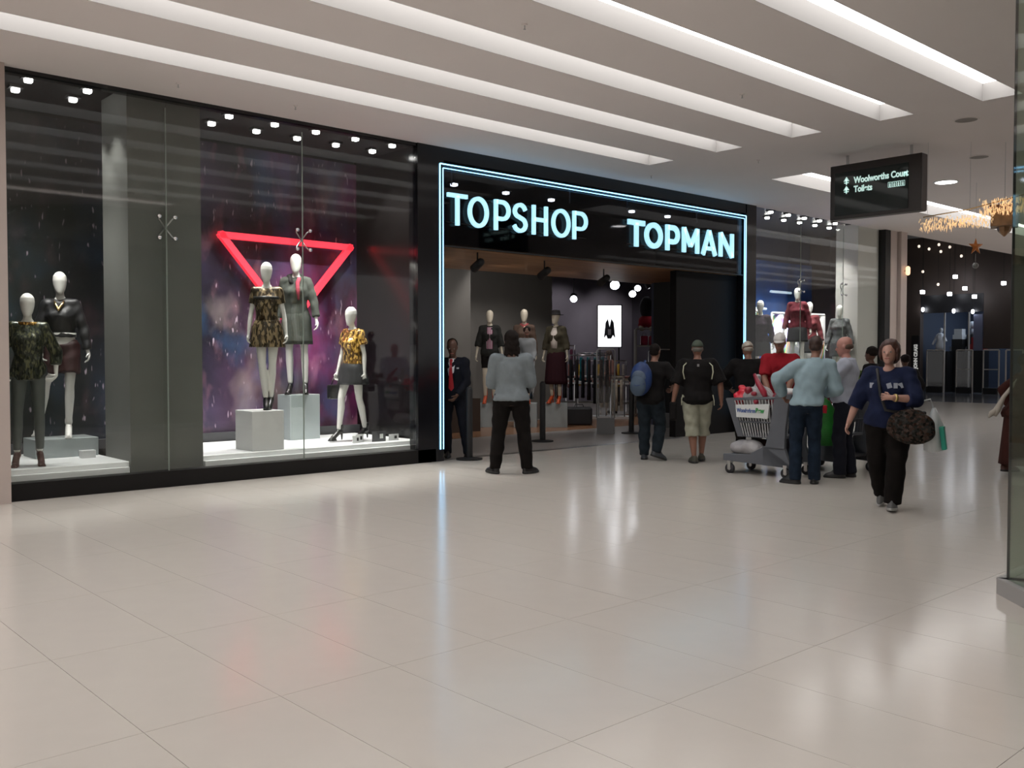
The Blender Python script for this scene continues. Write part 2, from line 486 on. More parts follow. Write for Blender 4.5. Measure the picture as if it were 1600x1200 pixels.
# lit goods niches of the shop behind, seen mirrored in the window
k = 0
for x0 in (9.95, 10.4, 11.1, 12.3):
    t = empty('niche_shelf', 'warm lit niche shelf unit of the shop behind the viewer', 'shelf', (x0, -7.98, 0), group='niche shelves behind the viewer')
    part('frame', MB().box(-.02, .4, 0, .02, 1.2, 2.55).box(-.02, 0, .0, .3, 1.2, 2.55).box(.4, .42, 0, .3, 1.2, 2.55), M_blackm, t)
    for q in range(3):
        part('shelf', MB().box(0, .4, 0.02, .3, 1.22 + .43 * q, 1.25 + .43 * q), M_blackm, t)
        part('backlit_panel', MB().box(0.02, .38, .02, .03, 1.29 + .43 * q, 1.60 + .43 * q), mat('niche_glow', (.8, .5, .35), .6, emit=(1, .55, .33), es=3.0), t)

# ------------------------------------------------------------------ shopfront structure
YF = 10.6
kb = struct('trim_1', MB().box(2.62, 8.10, 10.55, 10.72, 0, 0.18), M_kerb)
struct('trim_2', MB().box(15.99, 21.2, 10.55, 10.72, 0, 0.18), M_kerb)
# black portal
struct('wall_portal', MB().box(7.79, 8.24, 10.55, 10.75, 0.0, ZC).box(8.24, 15.66, 10.55, 10.75, 4.24, ZC).box(15.63, 15.99, 10.55, 10.75, 0, ZC).box(2.62, 7.79, 10.57, 10.72, 4.38, ZC), M_black)
struct('window_9', MB().box(8.24, 15.63, 10.60, 10.62, 3.06, 4.24), M_smoke)
struct('trim_3', MB().box(8.24, 15.63, 10.585, 10.635, 3.04, 3.06), M_blackm)
struct('wall_portal_right', MB().box(13.76, 15.63, 10.76, 10.90, 0, 3.04), mat('portal_black_gloss', (0.008, 0.007, 0.007), 0.5, spec=0.1))
struct('ceiling_header', MB().box(8.17, 16.0, 10.75, 13.0, 4.30, 4.34).box(8.17, 16.0, 12.95, 13.0, 3.1, 4.3), M_inner)
# neon outline of the portal: two parallel tubes
t = empty('neon_light', 'pale blue neon double line framing the shop entrance', 'neon light', (8.17, 10.54, 0))
X0, X1 = 8.17 - 8.17, 15.62 - 8.17
part('neon_tube', MB().tube([(0.0, 0, 0.17), (0.0, 0, 4.17), (0.0, 0, 4.18), (0.01, 0, 4.185), (X1, 0, 4.185), (X1 + .005, 0, 4.18), (X1 + .005, 0, 4.17), (X1 + .005, 0, .35)], 0.0095, 8), M_neon, t, True)
part('neon_tube', MB().tube([(0.055, 0, 0.17), (0.055, 0, 4.115), (0.055, 0, 4.125), (0.065, 0, 4.13), (X1 - .05, 0, 4.13), (X1 - .045, 0, 4.125), (X1 - .045, 0, 4.115), (X1 - .045, 0, .35)], 0.0065, 8), M_neon, t, True)

# letters
def catmull(p, n=6):
    q = [p[0]] + list(p) + [p[-1]]; out = []
    for i in range(1, len(q) - 2):
        for k in range(n):
            t = k / n; a, b, c_, d = (np.array(q[i - 1]), np.array(q[i]), np.array(q[i + 1]), np.array(q[i + 2]))
            out.append(tuple(.5 * ((2 * b) + (-a + c_) * t + (2 * a - 5 * b + 4 * c_ - d) * t * t + (-a + 3 * b - 3 * c_ + d) * t ** 3)))
    out.append(tuple(p[-1])); return out
def ribbon(mb, pts, w_, closed=False, d=0.02):
    n = len(pts); L_, R_ = [], []
    for i, p in enumerate(pts):
        a = pts[(i - 1) % n] if closed or i > 0 else p
        b = pts[(i + 1) % n] if closed or i < n - 1 else p
        t = Vector((b[0] - a[0], b[1] - a[1])).normalized(); nn = Vector((-t.y, t.x)) * w_ / 2
        L_.append((p[0] + nn.x, p[1] + nn.y)); R_.append((p[0] - nn.x, p[1] - nn.y))
    m = n if closed else n - 1
    rings = [[(L_[i % n][0], -d, L_[i % n][1]), (R_[i % n][0], -d, R_[i % n][1]), (R_[i % n][0], d, R_[i % n][1]), (L_[i % n][0], d, L_[i % n][1])] for i in range(m + 1)]
    mb.loft(rings, cap=not closed)
def letter(ch, W, H, w_):
    mb = MB(); h = w_ / 2
    if ch == 'T': ribbon(mb, [(0, H - h), (W, H - h)], w_); ribbon(mb, [(W / 2, 0), (W / 2, H - h)], w_)
    elif ch == 'O': ribbon(mb, [(W / 2 + (W / 2 - h) * math.cos(2 * PI * i / 36), H / 2 + (H / 2 - h) * math.sin(2 * PI * i / 36)) for i in range(36)], w_, True)
    elif ch == 'P':
        ribbon(mb, [(h, 0), (h, H)], w_); r = H * .275; cx = W - h - r
        ribbon(mb, [(h, H - h), (cx, H - h)] + [(cx + r * math.sin(R(a)), H - h - r + r * math.cos(R(a))) for a in range(10, 180, 14)] + [(cx, H - h - 2 * r), (h, H - h - 2 * r)], w_)
    elif ch == 'S':
        P = [(.93, .80), (.78, .94), (.5, 1), (.2, .92), (.07, .74), (.2, .59), (.5, .51), (.82, .42), (.95, .24), (.8, .07), (.48, 0), (.17, .07), (.02, .2)]
        ribbon(mb, catmull([(h + x * (W - w_), h + y * (H - w_)) for x, y in P]), w_)
    elif ch == 'H': ribbon(mb, [(h, 0), (h, H)], w_); ribbon(mb, [(W - h, 0), (W - h, H)], w_); ribbon(mb, [(h, H * .52), (W - h, H * .52)], w_)
    elif ch == 'M':
        ribbon(mb, [(h, 0), (h, H)], w_); ribbon(mb, [(W - h, 0), (W - h, H)], w_)
        ribbon(mb, [(h, H - h * .4), (W / 2, H * .28)], w_); ribbon(mb, [(W - h, H - h * .4), (W / 2, H * .28)], w_)
    elif ch == 'A':
        ribbon(mb, [(h * .6, 0), (W / 2, H)], w_); ribbon(mb, [(W - h * .6, 0), (W / 2, H)], w_); ribbon(mb, [(W * .2, H * .27), (W * .8, H * .27)], w_ * .8)
    elif ch == 'N':
        ribbon(mb, [(h, 0), (h, H)], w_); ribbon(mb, [(W - h, 0), (W - h, H)], w_); ribbon(mb, [(h, H - h * .3), (W - h, h * .3)], w_)
    return mb
lx = [(8.31, 8.67), (8.69, 9.07), (9.19, 9.5), (9.55, 9.86), (9.96, 10.28), (10.38, 10.78), (10.85, 11.18), (12.18, 12.61), (12.62, 13.09), (13.19, 13.57), (13.66, 14.14), (14.24, 14.67), (14.77, 15.22)]
for wd, rng, sw, lab in (('TOPSHOP', lx[:7], .058, 'thin pale blue lit letters reading TOPSHOP over the entrance'), ('TOPMAN', lx[7:], .088, 'bold pale blue lit letters reading TOPMAN over the entrance')):
    t = empty('illuminated_sign', lab, 'sign', (rng[0][0], 10.55, 3.35))
    for ch, (a, b) in zip(wd, rng):
        part('letter', letter(ch, b - a, 0.45, sw), M_letter, t, loc=(a - rng[0][0], 0, 0))
    part('mounting_rail', MB().box(0, rng[-1][1] - rng[0][0], 0.025, 0.04, 0.40, 0.415).box(0, rng[-1][1] - rng[0][0], 0.025, 0.04, 0.03, 0.045), M_black, t)

# glass panes of the windows: one object each
for i, (a, b) in enumerate([(2.62, 4.31), (4.31, 6.05), (6.05, 7.79), (15.99, 17.74), (17.74, 19.49), (19.49, 21.2)]):
    struct('window_%d' % (i + 1), MB().box(a + 0.004, b - 0.004, 10.60, 10.612, 0.18, 4.40), M_glass)
struct('trim_4', MB().box(21.20, 21.44, 10.5, 10.7, 0, ZC), M_blackm)
for x, z in ((4.31, 2.95), (6.05, 2.95), (17.74, 2.95), (19.49, 2.95)):
    t = empty('glass_fitting', {4.31: 'steel patch fitting clamping the glass joint in front of the grey pillar', 6.05: 'steel spider fitting at the glass joint beside the red triangle', 17.74: 'steel spider fitting on the left glass joint of the right window', 19.49: 'steel spider fitting on the right glass joint of the right window'}[x], 'fitting', (x, 10.62, z), group=None)
    for sx in (-1, 1):
        for sz in (-1, 1):
            part('arm', MB().tube([(0, 0.04, 0), (sx * .07, .03, sz * .09), (sx * .09, 0.0, sz * .12)], .008, 8), M_steel, t, True)
            part('clamp_disc', MB().cap((sx * .09, -.04, sz * .12), (sx * .09, -.015, sz * .12), .022, .022, 12, False, False), M_chrome, t, True)
for x, lab in ((4.31, 'slim glass fin edge before the grey pillar'), (6.05, 'bright vertical glass fin edge beside the red triangle'), (17.74, 'vertical glass fin on the left joint of the right window'), (19.49, 'vertical glass fin on the right joint of the right window')):
    o = part('glass_fin', MB().box(-.008, .008, 0, .11 if x == 4.31 else .30, .30, 4.3), M_glass, None, loc=(x, 10.63, 0))
    part('edge_strip', MB().box(-.006, .006, -.012, 0.0, .18, 4.3), mat('glass_edge', (.30, .34, .31), .25), o)
    tag(o, lab, 'glass panel')

# ------------------------------------------------------------------ left display windows
struct('wall_display_back', MB().box(2.3, 8.3, 12.62, 12.72, 0, 4.6), M_blackm)
o = part('backdrop_print', MB().box(2.35, 8.15, 12.57, 12.61, 0.42, 4.45), M_galA); tag(o, 'large night-sky print of stars and purple nebula behind the left mannequins', 'backdrop')
struct('wall_display_right', MB().box(8.10, 8.20, 10.76, 12.62, 0.0, 4.5), mat('black_satin', (.008, .007, .007), .22, spec=.2))
struct('wall_display_left', MB().box(2.2, 2.3, 10.76, 12.62, 0.0, 4.5), M_blackm)
struct('ceiling_display', MB().box(2.3, 8.2, 10.62, 12.62, 4.5, 4.56), M_inner)
struct('floor_display', MB().box(2.3, 8.10, 10.72, 12.62, 0.0, 0.18), M_blackm)
struct('column_display', MB().box(3.93, 4.78, 10.76, 11.56, 0.18, 4.5), M_grey)
struct('baseboard_display', MB().box(2.3, 8.1, 12.50, 12.57, 0.30, 0.42), mat('dark_grey', (.05, .05, .055), .5))
for a, b, lab in ((2.35, 3.93, 'low glossy white display plinth under the two leftmost mannequins'), (4.78, 7.98, 'long low glossy white display plinth in front of the red triangle')):
    o = part('display_plinth', MB().box(0, b - a, 0, 1.65, 0, 0.12), M_white, bev=0.008, loc=(a, 10.80, 0.18)); tag(o, lab, 'plinth')
    part('front_step', MB().box(0.02, b - a - .02, -.06, 0.0, 0, .06), M_white, o)
o = part('display_block', MB().box(0, .70, 0, .5, 0, .22), M_block, bev=.006, loc=(3.2, 11.72, .30)); tag(o, 'low grey display block under the mannequin with bare white legs', 'display block')
o = part('display_cube', MB().box(0, .44, 0, .46, 0, .5), M_whitem, bev=.006, loc=(5.46, 10.86, .30)); tag(o, 'white display cube under the mannequin in the short gold dress', 'display block')
o = part('display_block', MB().box(0, .48, 0, .36, 0, .64), M_block, bev=.006, loc=(6.57, 11.92, .30)); tag(o, 'tall grey display block behind the white cube', 'display block')
o = part('display_block', MB().box(0, .16, 0, .10, 0, .09), M_white, bev=.003, loc=(3.62, 11.45, .30)); tag(o, 'tiny white block beside the low grey display block', 'display block')
for (x, y, w_, h_, m, lab) in ((6.98, 10.95, .12, .10, M_white, 'small white price card on the plinth, left of the dark card'), (7.10, 11.05, .12, .11, M_white, 'small white price card standing just behind the dark card'), (7.3, 10.95, .22, .14, mat('card_dark', (.06, .06, .065), .4), 'dark card with a white square, at the plinth end'), (7.58, 10.95, .16, .09, M_white, 'small white price card at the right end of the plinth')):
    o = part('price_card', MB().box(0, w_, 0, .012, 0, h_), m, loc=(x, y, .30)); tag(o, lab, 'card')
    part('print', MB().box(w_ * .55, w_ * .8, -.003, 0, h_ * .3, h_ * .75), M_blackm if m is M_white else M_white, o)
# red neon triangle
t = empty('neon_triangle_light', 'red glowing inverted triangle outline on the starry backdrop', 'neon light', (6.85, 12.45, 1.95))
A_, B_, C_ = Vector((-1.03, 0, 1.22)), Vector((1.05, 0, 1.20)), Vector((0.02, 0, 0))
for p, q in ((A_, B_), (B_, C_), (C_, A_)):
    d = (q - p).normalized(); nn = Vector((-d.z, 0, d.x)) * 0.045
    mb = MB(); e = d * .035
    mb.loft([[p - e + nn + Vector((0, -.04, 0)), p - e - nn + Vector((0, -.04, 0)), p - e - nn + Vector((0, .04, 0)), p - e + nn + Vector((0, .04, 0))], [q + e + nn + Vector((0, -.04, 0)), q + e - nn + Vector((0, -.04, 0)), q + e - nn + Vector((0, .04, 0)), q + e + nn + Vector((0, .04, 0))]])
    part('neon_tube', mb, M_red, t)
    mm = (p + q) / 2; part('bracket', MB().box(mm.x - .015, mm.x + .015, .03, .125, mm.z - .015, mm.z + .015), M_blackm, t)
# downlights
def downlight(x, y, z, lab, grp, power, tgt, m=M_lamp, r=.038):
    t = empty('square_downlight', lab, 'spotlight', (x, y, z), group=grp)
    part('housing', MB().box(-.07, -r, -.07, .07, -.03, 0).box(r, .07, -.07, .07, -.03, 0).box(-r, r, -.07, -r, -.03, 0).box(-r, r, r, .07, -.03, 0), M_blackm, t)
    part('lens', MB().box(-r, r, -r, r, -.070, -.004), m, t, bev=.01)
    if power: spot((x, y, z - .10), tgt, power, 80, parent=t)
    return t
for row, yy in (('back', 11.58), ('front', 11.08)):
    for i, x in enumerate((3.01, 3.62)):
        downlight(x, yy, 4.5, 'square downlight in the far left window, %s row, %s from the left' % (row, ORD[i]), 'downlights of the far left window', SPOT_W * (1 - .5 * i), (x - .15 * i, yy + .1, 0))
    for i, x in enumerate((5.3, 5.92, 6.52, 7.13, 7.74)):
        downlight(x, yy, 4.5, 'square downlight over the triangle window, %s row, %s from the left' % (row, ORD[i]), 'downlights of the triangle window', SPOT_W, (x, yy + .1, 0))
for i, (x, y) in enumerate([(9.59, 12.15), (10.73, 12.17), (11.81, 12.17), (13.89, 12.09), (14.93, 12.05), (15.9, 12.05)]):
    downlight(x, y - .15, 4.3, 'square downlight behind the dark glass above the shop name, %s from the left' % ORD[i], 'downlights behind the header glass', 0, None, r=.045)
for i, x in enumerate((8.52, 10.95, 12.35, 14.3)):
    o = part('drop_rod', MB().tube([(0, 0, 0), (0, 0, .34)], .012, 8), M_steel, loc=(x, 10.72, 3.95)); tag(o, 'thin steel rod behind the header glass, %s from the left' % ORD[i], 'rod')

# ------------------------------------------------------------------ right display window
struct('wall_display_back_right', MB().box(15.9, 24.0, 13.0, 13.1, 0, 4.6), M_navyw)
o = part('backdrop_print', MB().box(0, 6.4, 0, .03, 0, 3.3), M_blue, loc=(16.0, 12.94, .5)); tag(o, 'deep blue printed backdrop in the right display window', 'backdrop')
struct('ceiling_display_right', MB().box(15.99, 24.0, 10.62, 13.0, 4.5, 4.56), mat('silver_ceiling', (.12, .12, .13), .35))
struct('floor_display_right', MB().box(15.99, 21.7, 10.72, 13.0, 0, .18), M_white)
struct('column_display_right', MB().box(20.22, 21.18, 10.66, 11.2, .18, 4.5), M_whitecol)
struct('wall_display_left_right', MB().box(15.85, 15.95, 10.76, 13.0, 0, 4.5), M_blackm)
o = part('display_plinth', MB().box(0, 4.1, 0, 1.9, 0, .16), M_white, bev=.008, loc=(16.1, 10.8, .18)); tag(o, 'long white display plinth of the right window', 'plinth')
for i, (x, y, r_) in enumerate([(17.11, 10.95, 0), (17.73, 10.92, 0), (18.40, 10.94, 0), (18.99, 10.92, 0), (19.66, 10.92, 0), (20.28, 10.91, 0), (20.87, 10.88, 0)]):
    downlight(x, y, 4.5, 'square downlight of the right window, front row, %s from the left' % ORD[i], 'downlights of the right window', SPOT_W * .9, (x, y + .8, 0))
for i, (x, y) in enumerate([(17.76, 11.45), (18.33, 11.4), (18.94, 11.38), (19.59, 11.38), (20.22, 11.38), (20.8, 11.35)]):
    downlight(x, y, 4.5, 'square downlight of the right window, back row, %s from the left' % ORD[i], 'downlights of the right window', SPOT_W * .9, (x, y + .8, 0))
def sheet(name, lab, loc, rz, W, H, tilt):
    t = empty(name, lab, 'display board', loc, rz)
    mb = MB(); rings = []
    n = 24
    for i in range(n + 1):
        x = W * i / n; y = .035 * math.sin(i * 1.3) + .02 * math.sin(i * 2.9)
        rings.append([(x, y, .03), (x + tilt * H, y + .03 * math.sin(i), H - .03), (x + tilt * H, y + .012 + .03 * math.sin(i), H - .03), (x, y + .012, .03)])
    mb.loft(rings); part('iridescent_sheet', mb, M_holo, t, True)
    fr = MB()
    for p, q in (((0, 0), (tilt * H, H)), ((tilt * H, H), (W + tilt * H, H)), ((W + tilt * H, H), (W, 0)), ((W, 0), (0, 0))):
        fr.tube([(p[0], .0, p[1]), (q[0], .0, q[1])], .028, 4)
    part('frame', fr, M_white, t)
sheet('iridescent_board', 'silver iridescent panel at the left of the right window', (16.75, 11.75, .34), R(8), 1.35, 2.15, .12)
sheet('iridescent_board', 'wide silver iridescent panel with green and red sheen in the right window', (18.75, 11.95, .34), R(-6), 1.95, 2.12, .0)
for i, (x, z, w_) in enumerate(((18.3, 3.28, .9), (20.1, 3.05, .9), (18.9, 2.62, 1.0))):
    o = part('tube_light', MB().tube([(0, 0, 0), (w_, 0, 0.0)], .03, 8).box(.1, .13, 0, .105, -.01, .01).box(w_ - .13, w_ - .1, 0, .105, -.01, .01), mat('tube_dim', (.8, .9, 1), .4, emit=(.6, .75, .9), es=.6), loc=(x, 12.84, z)); tag(o, 'pale tube light across the blue backdrop, ' + ('topmost', 'middle one', 'lowest, beside the red-jacket mannequin')[i], 'tube light')

# pilasters and lamp right of the window
struct('wall_pilaster', MB().box(21.46, 21.78, 10.5, 10.9, 0, ZC).box(21.82, 22.12, 10.42, 10.9, 0, ZC), M_pil)
struct('wall_side_right', MB().box(22.15, 22.25, 10.62, 18, 0, 7.5), M_brown)
t = empty('wall_lamp', 'small warm wall lamp on the pinkish pilaster', 'wall lamp', (22.0, 10.36, 3.50))
part('bracket', MB().cap((0, .06, 0), (0, 0, 0), .02, .02, 8), M_steel, t)
part('shade', MB().cap((0, -.02, -.06), (0, -.02, .06), .05, .05, 12), mat('warm_lamp', (1, .7, .5), .5, emit=(1, .55, .3), es=1.6), t)

# ------------------------------------------------------------------ shop interior
struct('floor_shop', MB().box(8.2, 13.8, 10.75, 13.2, -.03, 0.001).box(13.8, 16.2, 10.9, 13.2, -.03, .001).box(8.2, 24.2, 15.8, 20.8, -.03, .001), M_stone)
struct('floor_shop_timber', MB().box(8.2, 24.2, 13.2, 15.8, -.03, .001), M_wfloor)
struct('floor_threshold', MB().box(8.24, 13.8, 10.6, 10.75, -.03, 0.001), M_steel)
struct('wall_shop_left', MB().box(8.3, 12.0, 14.5, 14.7, 0, 4.3), M_greyi)
struct('wall_shop_middle', MB().box(12.0, 15.75, 16.0, 16.2, 0, 4.3), M_greyi)
struct('ceiling_shop_timber', MB().box(8.2, 16.3, 10.76, 13.3, 3.05, 3.10), M_soffit)
struct('ceiling_shop', MB().box(8.2, 24.2, 13.3, 20.8, 4.3, 4.36).box(8.2, 24.2, 13.25, 13.3, 3.1, 4.3), M_inner)
struct('wall_shop_back', MB().box(15, 24.2, 20.6, 20.8, 0, 4.3), M_plum)
struct('wall_shop_right', MB().box(24.0, 24.2, 13.1, 20.6, 0, 4.3), mat('shop_side_plum', (.10, .09, .11), .8))
struct('baseboard_shop', MB().box(11.2, 12.0, 14.2, 14.5, 0, .65), mat('dark_timber', (.035, .022, .015), .5))
def track_spot(loc, aim, lab, on, drop=.25, rad=.06, power=0, grp=None):
    t = empty('track_spotlight', lab, 'spotlight', loc, group=grp)
    d = (Vector(aim) - Vector(loc)).normalized()
    part('stem', MB().tube([(0, 0, drop), (0, 0, .0)], .012, 8), M_blackm, t)
    part('can', MB().cap(-d * .10, d * .12, rad, rad * 1.1, 16, True, False), M_blackm, t, True)
    if on: part('lens', MB().cap(d * .118, d * .128, rad * .95, rad * .95, 16, False, False), M_lampc, t)
    if power: spot(Vector(loc) + d * .16, aim, power, 90, parent=t, col=(1, .97, .96))
for i, (x, y, z) in enumerate(((9.2, 10.95, 2.86), (10.75, 11.1, 2.84), (12.4, 11.3, 2.82))):
    track_spot((x, y, z), (x + .6, y + 3.2, 1.5), 'black track spotlight under the timber soffit, %s from the left' % ORD[i], True, .2, .06, 45)
for i, (x, y, z, rr, ax, ay) in enumerate(((18.83, 16.77, 3.4, .13, -6, -6), (19.94, 17.11, 3.23, .10, -6, -6), (20.05, 17.02, 3.39, .09, -6, -6), (18.74, 18.19, 3.09, .10, -6, -6), (18.69, 15.55, 3.32, .06, 4, 1), (19.29, 15.0, 3.21, .06, 4, 1))):
    lab = ('largest bright lamp below the entrance ceiling, above the lit picture', 'left lamp of the close pair right of the lit picture', 'right lamp of the close pair right of the lit picture', 'bright lamp above the hatted mannequin', 'small lamp above the shelf with the red shorts', 'small lamp at the right edge above the shelf')[i]
    track_spot((x, y, z), (x + ax * .6, y + ay * .6, 1.0), lab, True, 4.3 - z, rr, 0, 'lit track spotlights in the shop')
for i, (x, y) in enumerate(((20.3, 18.6), (22.3, 18.4), (17.8, 19.0), (17, 16.6), (21.0, 16.0), (19, 14.4), (15.3, 14.6), (18.8, 17.0))):
    track_spot((x, y, 4.0), ((x + .4, y + 2.2, 1.5) if i < 3 else (x, y, 0)), 'black track spotlight high in the dark shop ceiling washing the plum wall or the racks', True, .3, .04, SHOP_W * 1.1, 'high track spotlights')
for i, (x, y) in enumerate(((12.4, 13.6), (13.6, 13.5))):
    track_spot((x, y, 3.9), (x + .3, y + 1.2, 1.3), 'track spotlight over the striped shirt mannequins, %s from the left' % ORD[i], True, .4, .05, SHOP_W * 1.2, 'spotlights over the entrance mannequins')
# lit picture
fx = (-0.75, -0.66)
t = empty('lit_picture', 'bright white lit picture of a black winged top on the shop back wall', 'light box', (20.95, 18.85, 1.72), R(-45))
part('casing', MB().box(-.37, .37, .0, .10, 0, 1.28), M_blackm, t, bev=.01)
part('screen', MB().box(-.34, .34, -.012, 0.0, .03, 1.25), M_screen, t)
pr = MB()
pts = [(-.17, .28), (-.12, .75), (-.05, .86), (0, .62), (.05, .86), (.12, .75), (.17, .28), (.11, .40), (.05, .27), (-.06, .27), (-.11, .40)]
c0 = (0, .5)
pr.add([(x, -.014, z) for x, z in pts] + [(x, -.020, z) for x, z in pts] + [(0, -.014, .5), (0, -.020, .5)], [(11 + i, 11 + (i + 1) % 11, 23) for i in range(11)] + [(i, (i + 1) % 11, 22) for i in range(11)] + [(i, (i + 1) % 11, 11 + (i + 1) % 11, 11 + i) for i in range(11)])
part('printed_top', pr, mat('print_black', (.02, .02, .03), .6), t)
part('printed_collar', MB().box(-.05, .04, -.024, -.020, .38, .55), mat('print_grey', (.4, .38, .42), .6), t)
part('support', MB().box(-.30, -.26, .02, .06, -1.72, 0).box(.26, .30, .02, .06, -1.72, 0), M_blackm, t)

# garments on hangers
def garment_mesh(w_, h_, seed, flare=.1, sleeves=True):
    rnd = random.Random(seed); mb = MB(); rings = []
    n = 16
    for i in range(8):
        z = -h_ * i / 7; ww = w_ * (.75 if i == 0 else 1 + flare * i / 7) / 2; th = .03 + .012 * i / 7
        rings.append([Vector((th * math.cos(2 * PI * k / n) + .006 * math.sin(5 * 2 * PI * k / n + seed) * (i > 1), ww * math.sin(2 * PI * k / n), z + (.04 * (abs(math.sin(2 * PI * k / n)) * -1) if i == 0 else 0))) for k in range(n)])
    mb.loft(rings)
    if sleeves:
        for s_ in (-1, 1): mb.cap((0, s_ * w_ * .40, -.06), (0, s_ * w_ * .56, -h_ * .62), .035, .025, 8)
    return mb
def rack(name, lab, loc, rz, L, H, garments, n, wtop, hh, grp):
    t = empty(name, lab, 'clothes rack', loc, rz)
    part('rail', MB().tube([(-L / 2, 0, H), (L / 2, 0, H)], .014, 8), M_chrome, t, True)
    for s_ in (-1, 1):
        part('leg', MB().tube([(s_ * L / 2, -.28, 0), (s_ * L / 2, -.02, H), (s_ * L / 2, .02, H), (s_ * L / 2, .28, 0)], .013, 6), M_chrome, t)
    for i in range(n):
        x = -L / 2 + L * (i + .6) / (n + .2)
        ml, gname, glab = garments[i % len(garments)]
        cw = GC.get(ml.name); glab = (cw + ' ' + glab) if cw else glab
        g = part(gname, garment_mesh(wtop, hh * (0.92 + .16 * random.random()), i), ml, None, True)
        Mx = Matrix.Translation(loc) @ Matrix.Rotation(rz, 4, 'Z') @ Matrix.Translation((x, 0, H - .07))
        g.matrix_world = Mx
        tag(g, glab, 'garment', (cw + ' ' + grp) if cw else grp)
        part('hanger', MB().tube([(0, 0, -.02), (0, 0, .04), (0, .015, .07), (0, 0, .085), (0, -.012, .07)], .004, 6), M_chrome, g)
GC = {'g_rose': 'rose brown', 'g_char': 'charcoal', 'g_must': 'mustard', 'g_stone': 'stone coloured', 'g_pink': 'pink', 'g_grey': 'grey', 'g_plum': 'plum', 'g_dk': 'near-black', 'g_wine': 'wine red', 'g_white': 'white'}
G = lambda n_, c_, **k_: mat(n_, c_, .85, var=.15, scale=12, **k_)
rack('clothes_rack', 'chrome rack of black garments beside the mannequin in the hat', (15.45, 14.7, 0), R(-48), 1.25, 1.5, [(G('g_black', (.008, .008, .01)), 'dress', 'long black garment on the rack beside the hatted mannequin'), (G('g_black2', (.015, .012, .013)), 'dress', 'long black garment on the rack beside the hatted mannequin')], 9, .42, .95, 'black garments on the front rack')
rack('clothes_rack', 'chrome rack with a teal garment, behind the black clothes', (16.6, 15.5, 0), R(-50), .7, 1.55, [(G('g_teal', (.01, .09, .11)), 'blouse', 'teal top on the short rack')], 4, .45, .62, 'teal tops on the short rack')
rack('clothes_rack', 'low chrome rack of cream garments inside the entrance', (16.75, 15.0, .06), R(-48), .6, .95, [(G('g_cream', (.5, .44, .36)), 'skirt', 'cream garment on the low rack')], 5, .34, .72, 'cream garments on the low rack')
o = part('low_plinth', MB().box(-.45, .45, -.25, .25, 0, .06), M_white, loc=(16.75, 15.0, 0), rz=R(-48)); tag(o, 'flat white plinth under the rack of cream garments', 'plinth')
rack('clothes_rack', 'chrome rack of mixed tops below the lit picture', (18.7, 17.3, 0), R(-48), 1.6, 1.35, [(G('g_rose', (.30, .14, .12)), 'blouse', 'top on the rack below the lit picture'), (G('g_char', (.03, .03, .035)), 'blouse', 'top on the rack below the lit picture'), (G('g_must', (.45, .28, .05)), 'blouse', 'top on the rack below the lit picture'), (G('g_stone', (.35, .31, .28)), 'blouse', 'top on the rack below the lit picture')], 12, .42, .62, 'mixed tops below the lit picture')
rack('clothes_rack', 'chrome rack of pale and pink tops at the plum wall', (17.2, 17.9, 0), R(-48), 1.8, 1.75, [(G('g_pink', (.45, .26, .24)), 'blouse', 'top on the wall rack'), (G('g_grey', (.28, .27, .28)), 'blouse', 'top on the wall rack'), (G('g_plum', (.08, .02, .04)), 'blouse', 'top on the wall rack')], 12, .42, .6, 'pale tops at the plum wall')
rack('clothes_rack', 'chrome rack of dark coats right of the lit picture', (20.6, 15.9, 0), R(-48), 1.8, 1.6, [(G('g_dk', (.02, .02, .025)), 'coat', 'coat on the rack right of the lit picture'), (G('g_wine', (.12, .01, .02)), 'coat', 'coat on the rack right of the lit picture'), (G('g_white', (.6, .58, .58)), 'coat', 'coat on the rack right of the lit picture')], 12, .42, .8, 'coats right of the lit picture')
# tall shelf unit with leg forms
t = empty('display_shelf', 'tall grey shelf unit carrying shorts and leg forms', 'shelf', (19.0, 15.35, 0), R(-45))
part('side_panel', MB().box(-.66, -.62, -.25, .25, 0, 2.16), M_greyi, t); part('side_panel', MB().box(.62, .66, -.25, .25, 0, 2.16), M_greyi, t)
for z in (.5, 1.1, 1.72, 2.16): part('shelf', MB().box(-.62, .62, -.25, .25, z, z + .03), M_greyi, t)
part('picture', MB().box(.40, .62, -.27, -.255, 1.75, 2.35), mat('pic_grey', (.2, .19, .2), .5), t)
def on_shelf(x, y, z):
    v = Matrix.Translation((19.0, 15.35, 0)) @ Matrix.Rotation(R(-45), 4, 'Z') @ Vector((x, y, z)); return v
for i, x in enumerate((.02, .26)):
    h = (.62, .82)[i]
    o = part('leg_form', MB().tube([(0, 0, 0), (0, .0, .08), (0, .02, h * .45), (0, .01, h * .62), (0, .0, h)], [.045, .04, .075, .065, .09], 12), M_mannc, None, True, loc=on_shelf(x, 0, 2.19)); tag(o, ('shorter', 'taller')[i] + ' cream leg form on the high shelf', 'leg form')
t2 = part('hip_form', MB().ell((0, 0, .18), (.19, .12, .16), 16, 10).cap((-.09, 0, .1), (-.12, -.02, 0), .08, .075).cap((.09, 0, .1), (.12, -.02, 0), .08, .075).ell((0, 0, .5), (.15, .10, .30), 14, 10), M_mannc, None, True, loc=on_shelf(-.36, 0, 2.19), rz=R(-45)); tag(t2, 'half mannequin in dark top and red shorts on the high shelf', 'mannequin')
part('shorts', MB().ell((0, 0, .18), (.205, .135, .16), 16, 10).cap((-.09, 0, .12), (-.13, -.02, .04), .10, .10, 12, True, False).cap((.09, 0, .12), (.13, -.02, .04), .10, .10, 12, True, False), mat('shorts_red', (.20, .012, .02), .8), t2, True)
